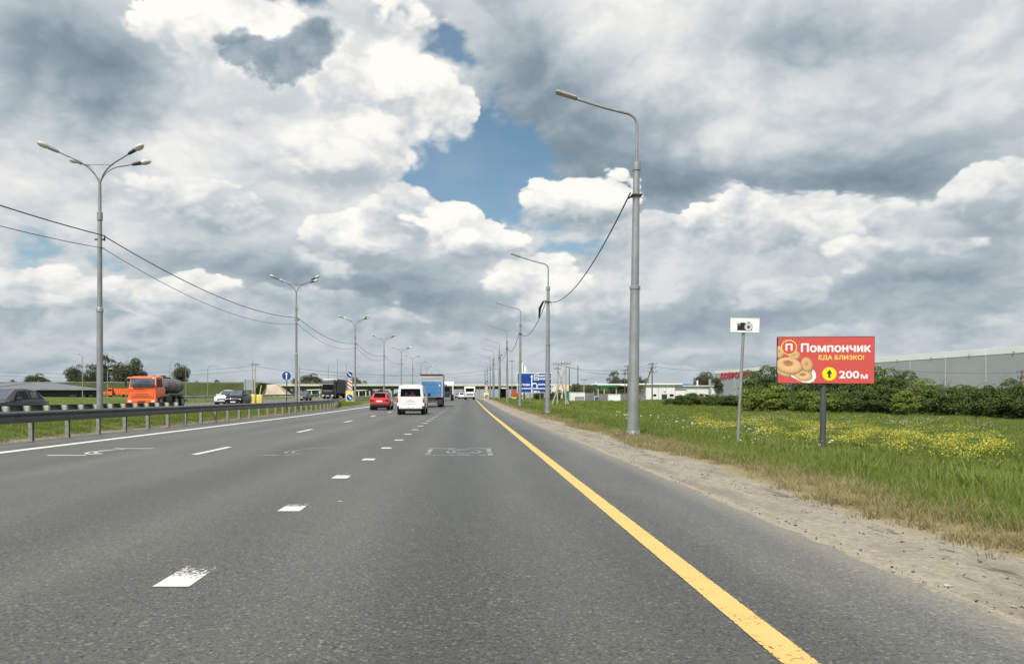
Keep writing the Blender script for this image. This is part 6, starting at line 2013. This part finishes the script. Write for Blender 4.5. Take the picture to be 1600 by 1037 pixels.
def scatter(name, label, cat, variants, P, scale, vi, tilt=.12):
    n = len(P); r = np.random.default_rng(n)
    me = bpy.data.meshes.new(name); me.vertices.add(n); me.vertices.foreach_set('co', P.astype(np.float32).ravel())
    a = me.attributes.new('scl', 'FLOAT', 'POINT'); a.data.foreach_set('value', scale.astype(np.float32))
    a = me.attributes.new('vi', 'INT', 'POINT'); a.data.foreach_set('value', vi.astype(np.int32))
    rot = np.stack([r.normal(0, tilt, n), r.normal(0, tilt, n), r.uniform(0, 6.283, n)], 1)
    a = me.attributes.new('rot', 'FLOAT_VECTOR', 'POINT'); a.data.foreach_set('vector', rot.astype(np.float32).ravel())
    vc = bpy.data.collections.new(name + '_variants')
    for i, v in enumerate(variants):
        vo = bpy.data.objects.new(f'{name}_variant_{i:02d}', v); vc.objects.link(vo)
    o = bpy.data.objects.new(name, me); COL.objects.link(o)
    ng = bpy.data.node_groups.new(name, 'GeometryNodeTree')
    ng.interface.new_socket('Geometry', in_out='INPUT', socket_type='NodeSocketGeometry'); ng.interface.new_socket('Geometry', in_out='OUTPUT', socket_type='NodeSocketGeometry')
    N = ng.nodes; Lk = ng.links
    gi, go = N.new('NodeGroupInput'), N.new('NodeGroupOutput'); ip = N.new('GeometryNodeInstanceOnPoints'); ci = N.new('GeometryNodeCollectionInfo')
    ci.inputs['Collection'].default_value = vc; ci.inputs['Separate Children'].default_value = True; ci.inputs['Reset Children'].default_value = True
    def attr(nm, dt):
        q = N.new('GeometryNodeInputNamedAttribute'); q.data_type = dt; q.inputs['Name'].default_value = nm
        return [s for s in q.outputs if s.enabled and s.name == 'Attribute'][0]
    Lk.new(gi.outputs[0], ip.inputs['Points']); Lk.new(ci.outputs[0], ip.inputs['Instance']); ip.inputs['Pick Instance'].default_value = True
    Lk.new(attr('vi', 'INT'), ip.inputs['Instance Index']); Lk.new(attr('rot', 'FLOAT_VECTOR'), ip.inputs['Rotation']); Lk.new(attr('scl', 'FLOAT'), ip.inputs['Scale'])
    Lk.new(ip.outputs[0], go.inputs[0])
    md = o.modifiers.new('scatter', 'NODES'); md.node_group = ng
    tag(o, label, cat, None, 'stuff')
    return o


def in_view(x, y, pad=7.0):
    return (y > 1) & (x < .80 * y + pad) & (x > -.70 * y - pad)


def spots(x0, x1, y0, y1, dens, edge=None):
    n = int((x1 - x0) * (y1 - y0) * dens)
    x = NPR.uniform(x0, x1, n); y = NPR.uniform(y0, y1, n)
    k = in_view(x, y)
    if edge is not None: k &= edge(x, y)
    return x[k], y[k]


def patchy(x, y, s=1.0):
    return .5 + .25 * np.sin(x * .9 * s + 1.3 * np.sin(y * .35 * s)) + .25 * np.sin(y * .62 * s + 1.7 * np.sin(x * .4 * s + 2))


green_v = [variant([(tuft(20 + i, 40, .22, (.15, .19, .13, .24)[i], .75, .006), blade_g)]) for i in range(4)]
far_v = [variant([(tuft(40 + i, 26, .34, (.26, .32, .22)[i], .6, .016), blade_g)]) for i in range(3)]
dry_v = [variant([(tuft(60 + i, 34, .18, (.12, .17, .09)[i], 1.1, .0045), blade_d)]) for i in range(3)]
tall_v = [variant([(tuft(70 + i, 14, .12, .50, .45, .007), blade_g)]) for i in range(2)]
weed_v = [variant([(tuft(80, 16, .22, .42, .8, .035), blade_g)])]
allg = green_v + far_v + tall_v + weed_v
XS, YS, SC, VI = [], [], [], []


def put_grass(x, y, sc, vi):
    XS.append(x); YS.append(y); SC.append(sc); VI.append(vi)


def edge_in(x, y): return x > 5.75 + .55 * np.sin(y * .5) * np.sin(y * .19 + .7) + NPR.normal(0, .28, len(x))


x, y = spots(5.2, 27, 7, 30, 44, edge_in); p = patchy(x, y)
put_grass(x, y, (.62 + .55 * p) * NPR.uniform(.7, 1.2, len(x)), NPR.integers(0, 4, len(x)))
x, y = spots(5.2, 48, 30, 60, 15, edge_in); p = patchy(x, y)
put_grass(x, y, (.60 + .5 * p) * NPR.uniform(.7, 1.2, len(x)), NPR.integers(4, 7, len(x)))
x, y = spots(5.2, 90, 60, 110, 6, edge_in); p = patchy(x, y)
put_grass(x, y, (.75 + .6 * p) * NPR.uniform(.7, 1.3, len(x)), NPR.integers(4, 7, len(x)))
x, y = spots(5.2, 90, 110, 190, 1.6, edge_in)
put_grass(x, y, NPR.uniform(1.0, 1.9, len(x)), NPR.integers(4, 7, len(x)))
x, y = spots(6.0, 9.0, 8, 60, 5.0, edge_in)                       # taller, ranker fringe at the edge of the verge
put_grass(x, y, NPR.uniform(.6, 1.1, len(x)), NPR.integers(7, 9, len(x)))
x, y = spots(6.5, 30, 10, 60, .5, edge_in); put_grass(x, y, NPR.uniform(.5, 1.1, len(x)), np.full(len(x), 9))
for cx, cy in ((7.9, 20.9), (15.4, 31.9), (9.2, 16.2), (8.7, 16.8)):          # around the foot of the signs
    n = 60; a = NPR.normal(0, .5, n); b = NPR.normal(0, .5, n); put_grass(cx + a, cy + b, NPR.uniform(.7, 1.2, n), NPR.integers(0, 9, n))
x, y = spots(-17.0, -13.55, 14, 96, 16); put_grass(x, y, NPR.uniform(.5, 1.05, len(x)), NPR.integers(0, 4, len(x)))
x, y = spots(-18.0, -16.0, 96, 150, 3); put_grass(x, y, NPR.uniform(.6, 1.2, len(x)), NPR.integers(4, 7, len(x)))
x, y = spots(-70, -34, 40, 110, 2.0); put_grass(x, y, NPR.uniform(.22, .4, len(x)), NPR.integers(4, 7, len(x)))
X_, Y_, S_, V_ = (np.concatenate(q) for q in (XS, YS, SC, VI))
scatter('grass', 'green meadow and verge grass', 'grass', allg, np.stack([X_, Y_, land_z(X_, Y_)], 1), S_, V_)

x, y = spots(4.35, 6.9, 6, 40, 42, lambda x, y: (x > 4.75 + .28 * np.sin(y * .55) + NPR.normal(0, .18, len(x))) & (x < 6.0 + NPR.normal(0, .4, len(x))))
x2, y2 = spots(4.35, 6.9, 40, 120, 10, lambda x, y: (x > 4.7 + NPR.normal(0, .2, len(x))) & (x < 6.0 + NPR.normal(0, .4, len(x))))
x3, y3 = spots(-13.75, -13.2, 14, 92, 14)
x, y = np.concatenate([x, x2, x3]), np.concatenate([y, y2, y3])
scatter('dry_grass', 'dry yellowed grass along the edge of the gravel', 'dry grass', dry_v, np.stack([x, y, land_z(x, y)], 1), NPR.uniform(.5, 1.25, len(x)), NPR.integers(0, 3, len(x)), .2)


def ground_at(px, py):
    Y = np.full(len(px), 50.0)
    for _ in range(25):
        X = (px - CX) * Y / F; Y = np.clip(.5 * Y + .5 * (H0 - gz(X, Y) - .35) * F / np.maximum(py - CY, 3), 14, 140)
    return (px - CX) * Y / F, Y


# a drifting band of yellow bloom across the meadow, and white umbels near the hedge
n = 3600
t_ = NPR.random(n); bx = 1085 + t_ * 480; by = 655 + (bx - 1085) * .075 + NPR.normal(0, 10, n) * (.6 + .6 * t_)
cl = patchy(bx * .09, by * .45)
k = (NPR.random(n) < np.clip((cl - .30) * 1.9, 0.04, 1)) & (by > 644)
fx, fy = ground_at(bx[k], by[k])
x2, y2 = spots(8, 40, 70, 130, .25); fx, fy = np.concatenate([fx, x2]), np.concatenate([fy, y2])
yv = [variant([(tuft(90 + i, 10, .15, .42, .4, .010), blade_g), (heads(95 + i, 8, .19, .36, .017, False), flower_y)]) for i in range(3)]
scatter('yellow_flowers', 'drifts of yellow wild flowers blooming across the meadow', 'wild flowers', yv, np.stack([fx, fy, land_z(fx, fy)], 1), NPR.uniform(.7, 1.4, len(fx)), NPR.integers(0, 3, len(fx)))
n = 420
wx = NPR.uniform(1150, 1640, n); wy = 648 + NPR.exponential(11, n) + (wx - 1150) * .022
k = NPR.random(n) < np.clip((patchy(wx * .06, wy * .3) - .25) * 1.6, .05, 1)
fx, fy = ground_at(wx[k], wy[k])
x2, y2 = spots(7, 12, 22, 40, .5); fx, fy = np.concatenate([fx, x2]), np.concatenate([fy, y2])
wv = [variant([(tuft(110 + i, 6, .12, .6, .4, .010), blade_g), (heads(115 + i, 5, .18, .55, .022, True), flower_w)]) for i in range(3)]
scatter('white_umbels', 'white umbel flowers scattered in the grass before the hedge', 'wild flowers', wv, np.stack([fx, fy, land_z(fx, fy)], 1), NPR.uniform(.6, 1.2, len(fx)), NPR.integers(0, 3, len(fx)))


# loose stones, clods and debris on the gravel
def stone(seed, flat):
    r = np.random.default_rng(seed); bm = bmesh.new(); bmesh.ops.create_icosphere(bm, subdivisions=1, radius=1)
    for v in bm.verts: v.co = Vector((v.co.x * r.uniform(.7, 1.1), v.co.y * r.uniform(.7, 1.2), v.co.z * flat * r.uniform(.6, 1)))
    me = bpy.data.meshes.new('stone'); bm.to_mesh(me); bm.free(); return me


stone_p = pbr('pale_stone', (0.36, 0.34, 0.30), 0.9, 0, 0.25, 8); stone_d = pbr('dark_clod', (0.075, 0.065, 0.052), 0.95, 0, 0.3, 8)
sv = []
for i in range(6):
    me = stone(200 + i, .6 if i < 3 else .4); me.materials.append(stone_p if i in (0, 1) else stone_d if i > 2 else asphalt2_m); sv.append(me)
n = 1800
y = 3 + 45 * NPR.random(n) ** 1.4
u_ = NPR.random(n)
x = np.where(u_ < .42, NPR.normal(3.32, .11, n), np.where(u_ < .72, NPR.normal(4.0, .18, n), NPR.uniform(3.2, 5.0, n)))
k = (x > 3.22) & (x < 5.1)
x, y = x[k], y[k]
sz = .004 + .0045 * NPR.exponential(1, len(x)); sz = np.clip(sz, .004, .03)
z = np.maximum(rise(y) - .03 + .025 * (x - 3.12) / 1.5, land_z(x, y)) + .012
scatter('loose_stones', 'loose stones and dark clods lying on the gravel shoulder', 'stones', sv, np.stack([x, y, z], 1), sz, NPR.integers(0, 6, len(x)), .4)
